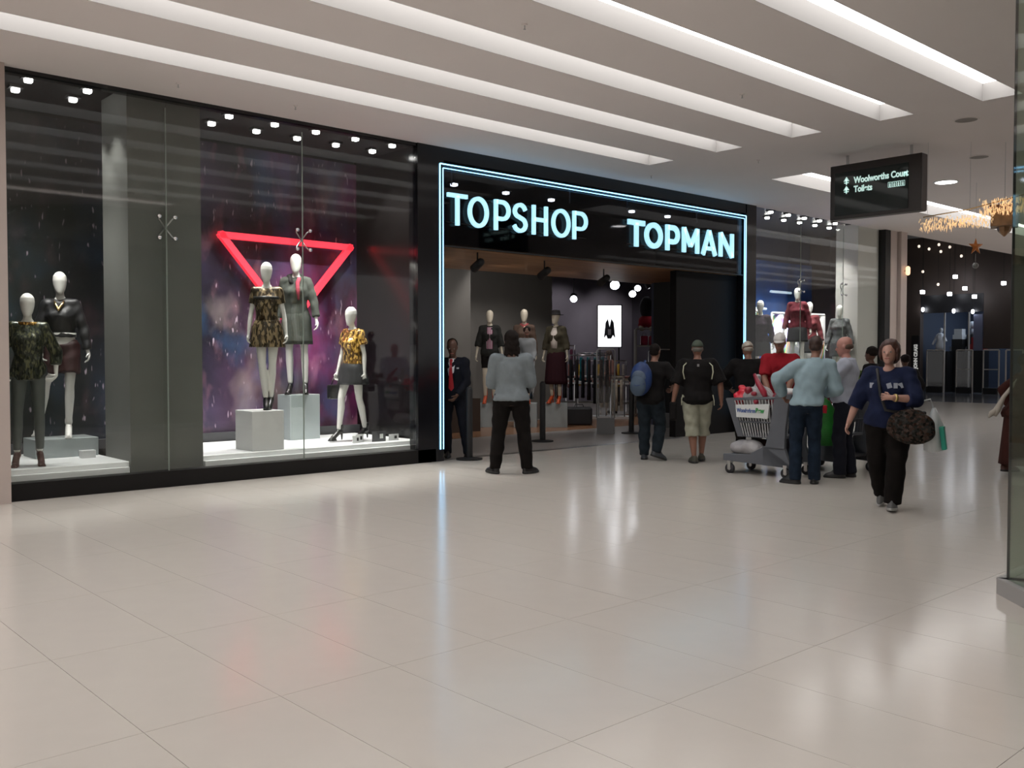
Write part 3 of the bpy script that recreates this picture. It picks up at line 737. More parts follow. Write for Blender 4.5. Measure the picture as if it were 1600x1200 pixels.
part('top', MB().ell((0, 0, .52), (.175, .12, .30), 14, 10), mat('top_dark', (.02, .018, .02), .8), t2, True)
for i in range(5):
    o = part('handbag', MB().box(-.09, .09, -.07, .07, 0, .24), mat('bag_pink%d' % (i % 2), ((.5, .02, .08), (.35, .015, .05))[i % 2], .5), None, bev=.02, loc=on_shelf(-.42 + .2 * i, 0, 1.75), rz=R(-45)); tag(o, 'red handbag on the shelf below the red shorts, %s from the left' % ORD[i], 'bag', 'red handbags')
    part('handle', MB().tube([(-.05, 0, .23), (-.04, 0, .31), (.04, 0, .31), (.05, 0, .23)], .008, 6), M_blackm, o)
# folded clothes tables
def table(x, y, rz, lab, cols, L=1.4):
    t = empty('display_table', lab, 'table', (x, y, 0), rz)
    part('table_top', MB().box(-L / 2, L / 2, -.35, .35, .78, .82), M_whitem, t)
    for a in (-1, 1):
        for b in (-1, 1): part('leg', MB().box(a * (L / 2 - .05) - .02, a * (L / 2 - .05) + .02, b * .3 - .02, b * .3 + .02, 0, .78), M_chrome, t)
    part('lower_shelf', MB().box(-L / 2, L / 2, -.33, .33, .3, .32), M_greyi, t)
    for i in range(5):
        for j in range(3):
            c_ = cols[(i + j) % len(cols)]
            v = Matrix.Translation((x, y, 0)) @ Matrix.Rotation(rz, 4, 'Z') @ Vector((-L / 2 + .15 + i * (L - .3) / 4, -.12, .82 + j * .055))
            g = part('folded_shirt', MB().box(-.12, .12, -.16, .16, 0, .052), c_, None, bev=.015, loc=v, rz=rz)
            cw = GC.get(c_.name, 'cream'); tag(g, cw + ' folded top in a stack on the ' + lab, 'clothes', cw + ' folded tops on the ' + lab)
table(18.0, 15.2, R(-48), 'white table before the shelf', [MATS['g_rose'], MATS['g_grey'], MATS['g_cream']])
table(17.3, 16.6, R(-48), 'white table among the racks', [MATS['g_char'], MATS['g_pink'], MATS['g_white']], 1.2)
# security gates and posts
for (x, y, lab) in ((13.4, 12.15, 'clear acrylic security gate left of the backpack'), (15.45, 12.4, 'clear acrylic security gate right of the backpack')):
    t = empty('security_gate', lab, 'security gate', (x, y, 0), R(-48))
    part('base_box', MB().box(-.17, .17, -.05, .05, 0, .30), mat('gate_grey', (.16, .16, .165), .5), t, bev=.006)
    part('acrylic_panel', MB().box(-.165, .165, -.012, .012, .30, 1.60), M_acryl, t)
    part('frame', MB().tube([(-.17, 0, .3), (-.17, 0, 1.58), (-.14, 0, 1.62), (.14, 0, 1.62), (.17, 0, 1.58), (.17, 0, .3)], .014, 6), mat('gate_edge', (.3, .3, .3), .3), t, True)
for (x, y, lab) in ((8.62, 10.45, 'black barrier post in front of the guard'), (11.36, 11.77, 'black barrier post right of the grey sweater'), (13.8, 11.85, 'black barrier post left of the backpack')):
    t = empty('barrier_post', lab, 'post', (x, y, 0))
    part('base', MB().tube([(0, 0, 0), (0, 0, .02), (0, 0, .035)], [.19, .19, .05], 20), M_blackm, t)
    part('pole', MB().cap((0, 0, .03), (0, 0, 1.0), .05, .05, 16), M_blackm, t, True)
for i, (x, y) in enumerate(((12.95, 15.0), (13.5, 14.5), (13.95, 14.05))):
    o = part('display_block', MB().box(-.24, .24, -.24, .24, 0, .50), M_block, bev=.006, loc=(x, y, 0), rz=R(-45)); tag(o, 'pale grey block under the %s entrance mannequin' % ('left', 'middle', 'hatted')[i], 'display block')
o = part('floor_bag_pile', MB().box(-.28, .28, -.2, .2, 0, .38), mat('dark_bin', (.015, .014, .016), .6), bev=.04, loc=(14.7, 14.1, 0), rz=R(-45)); o.name = 'black_case'; tag(o, 'black case on the shop floor below the black clothes', 'case')
part('handle', MB().tube([(-.1, 0, .38), (-.08, 0, .44), (.08, 0, .44), (.1, 0, .38)], .012, 6), M_blackm, o)

# ------------------------------------------------------------------ hanging direction sign
t = empty('direction_sign', 'dark hanging sign reading Woolworths Court and Toilets', 'sign', (12.90, 6.57, 3.49))
SG = mat('sign_brown', (.020, .014, .012), .35)
part('casing', MB().box(.0, .16, -.68, .68, 0, .79), SG, t, bev=.008)
part('side_panel', MB().box(.004, .156, -.690, -.681, .01, .78), mat('sign_side', (.10, .09, .095), .5), t)
part('face_panel', MB().box(-.012, -.002, -.50, .60, .05, .68), mat('sign_glass', (.010, .018, .018), .05), t)
for y in (.45, -.50): part('drop_rod', MB().tube([(.08, y, .79), (.08, y, .93)], .022, 8), M_steel, t)
for y in (-.62, .62):
    pass
M_txt = mat('sign_text', (.7, .9, .85), .5, emit=(.62, .92, .85), es=.55)
Rm = Matrix(((0, 0, -1), (-1, 0, 0), (0, 1, 0))).to_4x4()
def sign_text(s_, size, y, z, bold=.004, sx=1.0):
    me = text_mesh(s_, size, .002, bold)
    me.transform(Matrix.Translation((-.015, y, z)) @ Rm @ Matrix.Diagonal((sx, 1, 1, 1)))
    link('lettering', me, M_txt, t)
sign_text('Woolworths Court', .125, .30, .50, .004, .80)
sign_text('Toilets', .125, .30, .37, .004, .80)
for i in range(2): sign_text('E'[:1] if False else '(E)', .07, -.44, .505, .001, .6) if i == 0 else None
for i, ch in enumerate('bd&H'):
    y = -.24 - .062 * i
    mb = MB(); 
    for a, b in (((y + .026, .37), (y + .026, .44)), ((y - .026, .37), (y - .026, .44)), ((y + .026, .44), (y - .026, .44)), ((y + .026, .37), (y - .026, .37))):
        mb.tube([(-.015, a[0], a[1]), (-.015, b[0], b[1])], .003, 4)
    part('pictogram_box', mb, M_txt, t)
    mb = MB().ell((-.015, y, .426), (.003, .007, .007), 8, 6).box(-.018, -.013, y - .009, y + .009, .392, .416).box(-.018, -.013, y - .008, y - .002, .374, .392).box(-.018, -.013, y + .002, y + .008, .374, .392)
    part('pictogram', mb, M_txt, t)
for z in (.50, .37):
    mb = MB().box(-.018, -.012, .408, .422, z - .01, z + .07)
    mb.add([(-.018, .46, z + .04), (-.018, .415, z + .105), (-.018, .37, z + .04), (-.012, .46, z + .04), (-.012, .415, z + .105), (-.012, .37, z + .04)], [(0, 1, 2), (5, 4, 3), (0, 3, 4, 1), (1, 4, 5, 2), (2, 5, 3, 0)])
    mb.box(-.018, -.012, .38, .45, z + .012, z + .024)
    part('arrow', mb, M_txt, t)

# ------------------------------------------------------------------ gold hanging decoration
def icicles(c, d, n, seed):
    rnd = random.Random(seed); mb = MB()
    for i in range(n):
        p = Vector(c) + Vector(((rnd.random() - .5) * d[0], (rnd.random() - .5) * d[1], (rnd.random() - .5) * d[2]))
        q = p + Vector((rnd.uniform(-.012, .012), rnd.uniform(-.012, .012), -rnd.uniform(.025, .06)))
        mb.tube([p, q], [.006, .002], 4)
    return mb
t = empty('gold_decoration', 'gold glittering icicle decoration hanging right of the direction sign', 'decoration', (13.2, 5.4, 3.3))
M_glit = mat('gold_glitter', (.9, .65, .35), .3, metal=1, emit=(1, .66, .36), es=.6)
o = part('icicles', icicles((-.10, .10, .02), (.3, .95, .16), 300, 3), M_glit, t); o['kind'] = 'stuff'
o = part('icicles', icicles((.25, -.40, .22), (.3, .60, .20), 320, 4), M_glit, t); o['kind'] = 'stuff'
part('bar', MB().tube([(-.1, .55, .12), (.05, .0, .18), (.28, -.68, .34)], .008, 6), M_gold, t, True)
for x, y in ((-.3, .4), (.3, -.5), (.1, 0)): part('wire', MB().tube([(x, y, .12), (x, y, 1.10)], .002, 4), M_steel, t)
t = empty('gift_box_decoration', 'brown foil gift box hanging below the gold icicles', 'decoration', (13.75, 5.12, 3.26), R(20))
part('box', MB().box(-.17, .17, -.17, .17, 0, .27), mat('foil_brown', (.26, .15, .075), .35, metal=.4, var=.3), t, bev=.008)
part('lid', MB().box(-.19, .19, -.19, .19, .22, .29), mat('foil_brown2', (.19, .10, .06), .35, metal=.4), t, bev=.006)
part('drop', MB().tube([(0, 0, 0), (0, 0, -.06), (0, 0, -.13)], [.10, .08, .01], 8), MATS['foil_brown'], t)
part('wire', MB().tube([(0, 0, .29), (0, 0, 1.16)], .003, 4), M_steel, t)
t = empty('star_decoration', 'orange star ornament hanging on a wire beyond the gold icicles', 'decoration', (16.61, 6.64, 3.34), R(-30))
mb = MB(); n = 5
pts = [((.15 if i % 2 == 0 else .06) * math.sin(PI * i / n), (.15 if i % 2 == 0 else .06) * math.cos(PI * i / n)) for i in range(2 * n)]
mb.add([(x, 0, z) for x, z in pts] + [(0, -.05, 0), (0, .05, 0)], [(i, (i + 1) % 10, 10) for i in range(10)] + [((i + 1) % 10, i, 11) for i in range(10)])
part('star', mb, mat('star_orange', (.50, .17, .04), .3, metal=.5), t)
part('wire', MB().tube([(0, 0, .14), (0, 0, 1.08)], .003, 4), M_steel, t)
part('pendant', MB().ell((0, 0, -.32), (.05, .05, .05)), mat('pend', (.2, .2, .19), .3), t, True)
part('thread', MB().tube([(0, 0, -.12), (0, 0, -.28)], .002, 4), M_steel, t)

# ------------------------------------------------------------------ glass corner shop at the right edge
P0 = Vector((6.22, 2.27)); P1 = Vector((4.9, 0.95))
def slab(mb, a, b, th, z0, z1):
    d = (b - a).normalized(); n_ = Vector((d.y, -d.x)) * th
    ring = lambda z: [(a.x, a.y, z), (b.x, b.y, z), (b.x + n_.x, b.y + n_.y, z), (a.x + n_.x, a.y + n_.y, z)]
    mb.loft([ring(z0), ring(z1)])
mb = MB(); slab(mb, P0, P1, -.012, .10, 4.40); o = struct('window_7', mb, M_glassg)
mb = MB(); slab(mb, Vector((11.5, 2.27)), P0, -.012, .10, 4.40); struct('window_8', mb, M_glassg)
mb = MB(); slab(mb, P0 + Vector((.0, .0)), P0 + Vector((-.006, -.006)), -.014, .10, 4.40); struct('trim_5', mb, mat('joint_dark', (.03, .03, .03), .4))
mb = MB(); slab(mb, P0 + Vector((-.0, .06)), P1 + Vector((-.0, .06)), -.16, 0, .10); slab(mb, Vector((11.5, 2.33)), P0 + Vector((0, .06)), -.16, 0, .10); struct('trim_6', mb, mat('sill_grey', (.34, .335, .33), .5))
struct('wall_corner_shop', MB().box(11.5, 11.6, -4, 2.3, 0, 4.4).box(6.0, 11.6, -4.1, -4, 0, 4.4), mat('corner_wall', (.45, .43, .38), .7))
struct('floor_corner_shop', MB().box(6.5, 11.5, .2, 2.1, 0, .015), mat('corner_floor', (.10, .07, .05), .5))
o = part('white_ornament', MB().ell((0, 0, 0), (.07, .07, .07)).cap((0, 0, -.05), (0, 0, -.12), .03, .05), M_white, None, True, loc=(9.45, 3.08, 0)); bpy.data.objects.remove(o)

# ------------------------------------------------------------------ far court and far shop
FA = Vector((38.2, 17.6, 0)); frz = -PI / 2
def FW(u, v, z): return Vector((FA.x + v, FA.y - u, z))
def FB(mb, u0, u1, v0, v1, z0, z1):
    """u along the far wall to the right, v behind it"""
    return mb.box(FA.x + v0, FA.x + v1, FA.y - u1, FA.y - u0, z0, z1)
wf_ = MB(); FB(wf_, -6, .18, 0, .3, 0, 7.5); FB(wf_, .18, 2.66, 0, .3, 3.92, 7.5); FB(wf_, 2.66, 6.4, 0, .3, 1.75, 7.5); FB(wf_, 6.4, 20, 0, .3, 0, 7.5)
struct('wall_far', wf_, M_brown)
wi = MB(); FB(wi, -1, 8, 5, 5.2, 0, 4.4); FB(wi, -.3, 0, .3, 5, 0, 4.4); FB(wi, 6.4, 6.7, .3, 5, 0, 4.4)
struct('wall_far_shop', wi, mat('far_blue', (.05, .065, .10), .7))
struct('ceiling_far_shop', FB(MB(), -.3, 6.7, .3, 5, 4.2, 4.3), M_inner)
struct('floor_far_shop', FB(MB(), -.3, 6.7, .0, 5, -.02, .004), M_dfloor)
struct('floor_far_mat', FB(MB(), .1, 6.5, -7.5, .0, -.004, .003), mat('far_mat', (.17, .18, .21), .12))
struct('ceiling_court', MB().box(23.0, 60, 10.62, 24, 7.4, 7.5).box(23.0, 60, 10.60, 10.64, 4.44, 7.5), mat('court_ceiling', (.10, .08, .07), .7))
struct('wall_court_back', MB().box(23, 60, 23.8, 24, 0, 7.5), M_brown)
struct('trim_7', FB(MB(), .2, 2.64, .02, .08, 3.2, 3.92), mat('far_fascia', (.008, .008, .011), .4))
struct('trim_8', FB(MB(), 2.30, 2.64, -.03, 0.04, 1.68, 3.1), mat('far_panel', (.16, .18, .28), .5))
for i, (a, b) in enumerate(((.59, 1.26), (1.76, 2.37), (2.78, 3.35), (3.6, 4.2))):
    t = empty('security_gate', 'tall steel framed gate at the far shop, %s from the left' % ORD[i], 'security gate', FW(a, -.25, 0), frz)
    L_ = b - a
    part('frame', MB().tube([(0, 0, 0), (0, 0, 1.68), (.02, 0, 1.7), (L_ - .02, 0, 1.7), (L_, 0, 1.68), (L_, 0, 0)], .03, 6), mat('gate_silver', (.55, .52, .48), .4), t)
    part('glass_panel', MB().box(.03, L_ - .03, -.005, .005, .26, 1.66), M_acryl, t)
    part('base_box', MB().box(0.03, L_ - .03, -.12, .12, 0, .24), M_blackm, t)
    if i in (1, 2): part('crossbar', MB().tube([(0, 0, .95), (L_, 0, .95)], .02, 6), MATS['gate_silver'], t)
M_fw = mat('far_white', (.75, .78, .82), .5, emit=None)
t = empty('far_mannequin', 'white clothed mannequin in the far shop window', 'mannequin', FW(.66, .8, 1.66), frz)
part('body', MB().tube([(0, 0, 0), (0, 0, .25), (0, 0, .45), (0, 0, .68), (0, 0, .76)], [.20, .18, .13, .16, .05], 12).ell((0.03, 0, .86), (.07, .07, .10)).cap((-.14, 0, .62), (-.26, -.1, .3), .05, .04).cap((.14, 0, .62), (.28, -.1, .42), .05, .04), M_fw, t, True)
part('stand', MB().box(-.4, .4, -.25, .25, -1.66, 0), M_blackm, t)
for i, (u, z, wd, hh, cc) in enumerate(((1.22, 2.15, .42, .42, (.7, .74, .76)), (1.15, 1.66, .75, .38, (.6, .65, .7)), (1.98, 1.72, .62, .50, (.30, .015, .02)), (1.6, 2.35, .22, .5, (.5, .55, .6)))):
    t = empty('far_display', ('pale garment display in the middle of the far shop', 'stacked pale boxes low in the far shop', 'dark red display block in the far shop', 'tall pale head-like display piece in the far shop')[i], 'display', FW(u, 1.3 + .3 * (i % 2), 0), frz)
    part('stand', MB().box(-wd / 2, wd / 2, -.25, .25, 0, z), M_blackm, t)
    g_ = MB()
    if i == 3: g_.tube([(0, 0, z), (0, 0, z + .25)], [.06, .05], 8).ell((0, 0, z + .38), (.13, .13, .16))
    elif i == 1:
        for a in range(4): g_.box(-wd / 2 + a * wd / 4 + .01, -wd / 2 + (a + 1) * wd / 4 - .01, -.2, .2, z, z + hh * (.5 + .5 * ((a * 7) % 3) / 2))
    else: g_.box(-wd / 2 * .9, wd / 2 * .9, -.2, .2, z, z + hh * .45).box(-wd / 2 * .7, wd / 2 * .8, -.18, .18, z + hh * .45, z + hh)
    part('goods', g_, mat('far_goods%d' % i, cc, .6), t, i == 3)
for i, u in enumerate((.96, 1.92)):
    o = part('far_post', MB().box(-.025, .025, -.03, .03, 0, 3.92), MATS['gate_silver'], None, loc=FW(u, .5, 0), rz=frz); tag(o, ('left', 'right')[i] + ' pale vertical post inside the far shop', 'post')
for i, (u, z) in enumerate(((.29, 3.35), (1.57, 3.25), (2.3, 3.2))):
    o = part('far_lamp', MB().ell((0, 0, 0), (.06, .06, .09)), M_lampc, None, True, loc=FW(u + (.05 if i == 0 else 0), -.12, z)); tag(o, 'bright hanging lamp in front of the far shop fascia, %s from the left' % ORD[i], 'lamp')
    part('cord', MB().tube([(0, 0, .08), (0, 0, 7.4 - z)], .006, 5), M_blackm, o)
for i, (u, z) in enumerate(((.49, 4.07), (1.58, 3.94), (2.54, 3.79), (1.79, 4.61), (2.17, 4.13), (3.61, 4.25))):
    o = part('far_lamp', MB().box(-.07, .07, -.07, .07, -.07, .07), M_lampc, None, False, bev=.02, loc=FW(u * .985 + .05, -.6, z * .985 + .02)); tag(o, 'small bright square lamp hanging in the dark court, %s' % ('leftmost of the lower row', 'middle of the lower row', 'third of the lower row', 'highest of the bright ones', 'right above the far panel', 'rightmost by the glass')[i], 'lamp', 'court lamps')
    part('cord', MB().tube([(0, 0, .06), (0, 0, 7.4 - z)], .006, 5), M_blackm, o)
for i, (u, z) in enumerate(((.23, 5.9), (.64, 5.76), (1.03, 5.9), (1.11, 5.62), (1.46, 5.77), (1.91, 5.38), (.4, 4.87), (1.02, 4.32))):
    o = part('court_bulb', MB().ell((0, 0, 0), (.05, .05, .06)), mat('bulb_dim', (1, .9, .8), .5, emit=(1, .85, .7), es=1.0), None, True, loc=FW(u, -.3, z)); tag(o, 'tiny dim bulb high in the dark court behind the orange star', 'lamp', 'dim court bulbs')
    part('cord', MB().tube([(0, 0, .05), (0, 0, 7.4 - z)], .004, 4), M_blackm, o)
me = text_mesh('JOHN CRAIG', .17, .01, .010)
me.transform(Matrix(((0, 1, 0, 0), (0, 0, -1, 0), (1, 0, 0, 0), (0, 0, 0, 1))) @ Matrix.Diagonal((1.0, -1.1, 1, 1)))
t = empty('vertical_sign', 'vertical white lettering at the left jamb of the far shop', 'sign', FW(.10, -.06, .95), frz)
link('lettering', me, mat('far_letters', (.8, .8, .78), .5, emit=(.8, .8, .75), es=.3), t)
part('board', MB().box(-.25, .06, .01, .04, -.05, 1.35), M_blackm, t)
l = bpy.data.lights.new('far_shop_lamp', 'AREA'); l.shape = 'RECTANGLE'; l.size = 4; l.size_y = 3; l.energy = 90; l.color = (.75, .85, 1)
o = bpy.data.objects.new('far_shop_lamp', l); COL.objects.link(o); o.location = FW(3, 2.5, 4.15)

# ------------------------------------------------------------------ figures: people and mannequins
def remesh(mb, voxel, smooth=3, fold=0.0, seed=0, ff=1.35):
    me = mb.mesh('r')
    o = bpy.data.objects.new('r', me); COL.objects.link(o)
    m = o.modifiers.new('r', 'REMESH'); m.mode = 'VOXEL'; m.voxel_size = voxel
    if smooth:
        s_ = o.modifiers.new('s', 'SMOOTH'); s_.iterations = smooth; s_.factor = 0.5
    out = bpy.data.meshes.new_from_object(o.evaluated_get(bpy.context.evaluated_depsgraph_get()))
    bpy.data.objects.remove(o); bpy.data.meshes.remove(me)
    n = len(out.vertices)
    if fold and n:
        co = np.empty(n * 3); out.vertices.foreach_get('co', co); co = co.reshape(-1, 3)
        nr = np.empty(n * 3); out.vertices.foreach_get('normal', nr); nr = nr.reshape(-1, 3)
        x, y, z = co.T * ff; s0 = seed * 1.7
        a = np.sin(31 * z + 9 * x + 3 * np.sin(11 * y + s0) + s0) + .7 * np.sin(23 * z - 17 * x + 12 * y + 2 * np.sin(19 * x + s0)) + .5 * np.sin(47 * x + 13 * z + 2 * np.sin(9 * z + s0))
        co = co + nr * (fold * a / 2)[:, None]
        out.vertices.foreach_set('co', co.ravel())
    out.polygons.foreach_set('use_smooth', [True] * len(out.polygons))
    return out
def join_mb(me, mb):
    """append plain geometry to a remeshed body so it stays one mesh"""
    bm = bmesh.new(); bm.from_mesh(me)
    t_ = mb.mesh('t', True); bm.from_mesh(t_)
    bm.to_mesh(me); bm.free(); bpy.data.meshes.remove(t_)
    return me
def ik(a, t, l1, l2, pole):
    a = Vector(a); t = Vector(t); d = t - a; L = d.length
    if L > (l1 + l2) * .995: t = a + d * ((l1 + l2) * .995 / L); d = t - a; L = d.length
    x = (l1 * l1 - l2 * l2 + L * L) / (2 * L); h = math.sqrt(max(0, l1 * l1 - x * x))
    dn = d.normalized(); p = Vector(pole); p = (p - dn * p.dot(dn)).normalized()
    return a + dn * x + p * h, t
MALE = [(.84, .11, .09, 0), (.90, .162, .118, -.01), (.96, .168, .118, -.005), (1.04, .152, .108, .005), (1.12, .148, .105, .008), (1.22, .160, .112, .008), (1.32, .172, .112, .004), (1.39, .160, .095, 0), (1.44, .11, .075, -.005), (1.485, .062, .06, 0)]
FEM = [(.84, .115, .10, 0), (.90, .172, .122, -.015), (.96, .166, .118, -.01), (1.04, .134, .098, .004), (1.11, .122, .09, .008), (1.20, .136, .105, .02), (1.28, .146, .118, .026), (1.36, .142, .088, .008), (1.43, .095, .065, -.002), (1.485, .052, .052, 0)]
class Fig: pass
def hand_geo(mb, w_, d, pn, k, curl, side):
    """palm plus five fingers; d = finger direction, pn = palm normal"""
    d = Vector(d).normalized(); pn = Vector(pn); pn = (pn - d * pn.dot(d)).normalized(); sd = d.cross(pn)
    sd = sd * side        # thumb side
    pc = w_ + d * .045 * k
    fing = MB()
    mx = Matrix((sd, d, pn)).transposed()
    mb.ell(pc, (.040 * k, .052 * k, .016 * k), 10, 8, mx)
    mb.cap(w_, pc, .024 * k, .026 * k, 8)
    for i, (off, ln) in enumerate(((.030, .066), (.010, .076), (-.010, .070), (-.029, .055))):
        b = w_ + d * .078 * k + sd * off * k
        a1 = R(15 + 35 * curl + i * 4); a2 = R(30 + 75 * curl + i * 5)
        spread = sd * (.12 * (1.2 - i) / 1.2)
        p1 = b + (d * math.cos(a1) + pn * math.sin(a1) + spread).normalized() * ln * .5 * k
        p2 = p1 + (d * math.cos(a2) + pn * math.sin(a2)).normalized() * ln * .5 * k
        fing.tube([b - d * .018 * k, b, p1, p2, p2 + (p2 - p1) * .12], [.009 * k, .0095 * k, .0085 * k, .007 * k, .003 * k], 7)
    tb = w_ + d * .028 * k + sd * .026 * k
    t1 = tb + (sd * .75 + d * .65 + pn * .35).normalized() * .034 * k
    t2 = t1 + (d * .85 + sd * .25 + pn * .45 * (1 + curl)).normalized() * .030 * k
    fing.tube([tb, t1, t2, t2 + (t2 - t1) * .15], [.0125 * k, .011 * k, .008 * k, .003 * k], 7)
    return fing
def figure(name, label, cat, loc, rz, H, skin, fem=False, wf=1.0, belly=0.0, lean=(0, 0), feet=None, fyaw=(-8, 8), fpitch=(0, 0), knees=None, hands=None, elb=None, fingers=None, palm=None, curl=(.4, .4), hyaw=0.0, hpitch=0.0, face=True, heel=0.0, shw=1.0, armf=1.0, legf=1.0, vox=.010, group=None, pz=0.0, hipsh=0.0):
    """figure facing local +Y, its own right side on +X; H = full height without heels"""
    g = Fig(); k = H / 1.75; g.k = k; g.fem = fem; g.wf = wf; g.belly = belly; g.heel = heel
    hz = heel + pz
    prof = FEM if fem else MALE
    g.hz = hz
    def sp(z):
        t = (z - .94) / .53; t = max(-.1, t)
        return Vector((hipsh * (1 - min(1, max(0, t))) + lean[0] * t, lean[1] * t * (1 + .15 * t), 0))
    g.sp = sp
    def C(z, yo=0): return sp(z) + Vector((0, yo * k, z * k + hz))
    g.C = C
    def rings(infl=0.0, z0=0, z1=9, flare=0.0, n=22, pf=prof):
        out = []
        for z, rx, ry, yo in pf:
            if z < z0 - .03 or z > z1 + .03: continue
            by = belly * math.exp(-((z - 1.06) / .13) ** 2)
            ex = flare * max(0, (1.05 - z)) if flare else 0
            a = (rx * (wf if z < 1.42 else 1 + (wf - 1) * .4) + ex) * k + infl; b = (ry * (1 + (wf - 1) * .9) + by * .6 + ex) * k + infl
            c_ = C(max(z, z0), yo + by * .5)
            out.append([c_ + Vector((a * math.cos(2 * PI * i / n), b * math.sin(2 * PI * i / n), 0)) for i in range(n)])
        return out
    g.rings = rings
    sh = (.172 if not fem else .150) * shw * (1 + (wf - 1) * .7)
    g.S = [C(1.405) + Vector((s_ * sh * k, 0, 0)) for s_ in (1, -1)]
    g.Hj = [C(.93) + Vector((s_ * .088 * (1 + (wf - 1) * .6) * k, 0, 0)) for s_ in (1, -1)]
    feet = feet or ((.11, 0), (-.11, 0))
    kn = knees or ((.15, 1, 0), (-.15, 1, 0))
    g.A = []; g.K = []
    for i in range(2):
        ft = feet[i]; za = (ft[2] if len(ft) > 2 else 0) + .085 * k + hz
        K_, A_ = ik(g.Hj[i], (ft[0], ft[1], za), .435 * k, .415 * k + heel * 0, kn[i])
        g.K.append(K_); g.A.append(A_)
    hands = hands or ((.27, .05, .80), (-.27, .05, .80))
    elb = elb or ((.5, -1, 0), (-.5, -1, 0))
    g.E = []; g.W = []
    for i in range(2):
        E_, W_ = ik(g.S[i], Vector(hands[i]) + Vector((0, 0, pz)), .295 * k, .262 * k, elb[i])
        g.E.append(E_); g.W.append(W_)
    af = armf * (1 + (wf - 1) * .8) * (.86 if fem else 1) * k; lf = legf * (1 + (wf - 1) * .9) * k
    g.af = af; g.lf = lf
    mb = MB()
    mb.loft(rings())
    for i in range(2):
        mb.cap(C(1.40), g.S[i], .06 * k, .055 * af, 12)
        m_ = g.S[i].lerp(g.E[i], .35)
        mb.cap(g.S[i], m_, .054 * af, .049 * af).cap(m_, g.E[i], .049 * af, .038 * af)
        m_ = g.E[i].lerp(g.W[i], .3)
        mb.cap(g.E[i], m_, .039 * af, .041 * af).cap(m_, g.W[i], .041 * af, .026 * af)
        m_ = g.Hj[i].lerp(g.K[i], .3)
        mb.cap(g.Hj[i], m_, .088 * lf, .080 * lf).cap(m_, g.K[i], .080 * lf, .054 * lf)
        back = Vector((0, -.012 * k, 0)); m_ = g.K[i].lerp(g.A[i], .32) + back
        mb.cap(g.K[i], m_, .052 * lf, .056 * lf).cap(m_, g.A[i], .056 * lf, .034 * k)
    # bust
    if fem:
        for s_ in (1, -1): mb.ell(C(1.27) + Vector((s_ * .062 * k * wf, .095 * k * wf, 0)), (.055 * k * wf, .045 * k * wf, .055 * k * wf))
    # neck and head
    nb = C(1.44, -.005); HB = C(1.53, .012) + Vector((0, .01, 0))
    mb.cap(nb, HB, .060 * k * (.85 if fem else 1), .050 * k * (.85 if fem else 1), 12)
    HM = Matrix.Translation(HB) @ Euler((R(hpitch), 0, R(hyaw))).to_matrix().to_4x4() @ Matrix.Scale(k, 4)
    g.HM = HM
    headr = [(-.015, .022, .030, .050), (.002, .040, .052, .036), (.03, .056, .074, .018), (.07, .066, .086, .006), (.11, .072, .094, 0), (.15, .074, .097, -.006), (.185, .064, .086, -.010), (.212, .042, .058, -.012), (.224, .018, .026, -.012)]
    if not face: headr = [(-.02, .020, .028, .046), (.0, .040, .052, .034), (.04, .056, .072, .018), (.09, .068, .088, .004), (.14, .074, .098, -.004), (.19, .068, .09, -.008), (.225, .045, .06, -.010), (.240, .018, .026, -.010)]
    mb.loft([[HM @ Vector((rx * math.cos(2 * PI * i / 20), yo + ry * math.sin(2 * PI * i / 20), z)) for i in range(20)] for z, rx, ry, yo in headr])
    if face:
        mb.cap(HM @ Vector((0, .088, .115)), HM @ Vector((0, .106, .076)), .009 * k, .014 * k, 8)
        mb.cap(HM @ Vector((-.028, .080, .125)), HM @ Vector((.028, .080, .125)), .012 * k, .012 * k, 8)
        mb.cap(HM @ Vector((-.014, .088, .040)), HM @ Vector((.014, .088, .040)), .009 * k, .009 * k, 8)
        for s_ in (1, -1): mb.ell(HM @ Vector((s_ * .076, -.004, .098)), (.010 * k, .018 * k, .030 * k), 8, 6)
    fg = []
    for i in range(2):
        s_ = 1 if i == 0 else -1
        d = fingers[i] if fingers and fingers[i] else (g.W[i] - g.E[i])
        pn = palm[i] if palm and palm[i] else (-s_, 0.1, 0)
        dd = Vector(d).normalized(); pp = Vector(pn); pp = (pp - dd * pp.dot(dd)).normalized()
        # thumb points forward (+Y) or up by default
        sdv = dd.cross(pp); want = Vector((0, 1, .3)) if abs(dd.y) < .7 else Vector((-s_ * .3, 0, 1))
        fg.append(hand_geo(mb, g.W[i], dd, pp, k * (.9 if fem else 1), curl[i], 1 if sdv.dot(want) > 0 else -1))
        g.__dict__.setdefault('HC', []).append(g.W[i] + dd * .07 * k)
    me = remesh(mb, vox, 2)
    for q in fg: join_mb(me, q)
    root = link(name, me, skin, None, loc, rz)
    tag(root, label, cat, group)
    g.root = root
    g.feet_yaw = fyaw; g.fpitch = fpitch
    if face:
        em = mat('eye_white', (.28, .26, .24), .5, spec=.2); ir = mat('eye_dark', (.02, .014, .01), .2); lp = mat('lip', (.30, .10, .085), .5)
        for s_ in (1, -1):
            e = part('eye', MB().ell(HM @ Vector((s_ * .031, .0815, .108)), (.0105 * k,) * 3, 10, 8), em, root, True)
            part('iris', MB().ell(HM @ Vector((s_ * .031, .089, .108)), (.0055 * k,) * 3, 8, 6), ir, e, True)
            g.__dict__.setdefault('eyes', []).append(e)
        part('mouth', MB().cap(HM @ Vector((-.020, .092, .042)), HM @ Vector((.020, .092, .042)), .006 * k, .006 * k, 6), lp, root, True)
    return g
def cloth(g, name, mb, m, fold=.004, seed=0, vox=.012, sm=4):
    o = link(name, remesh(mb, vox, sm, fold, seed), m, g.root); return o
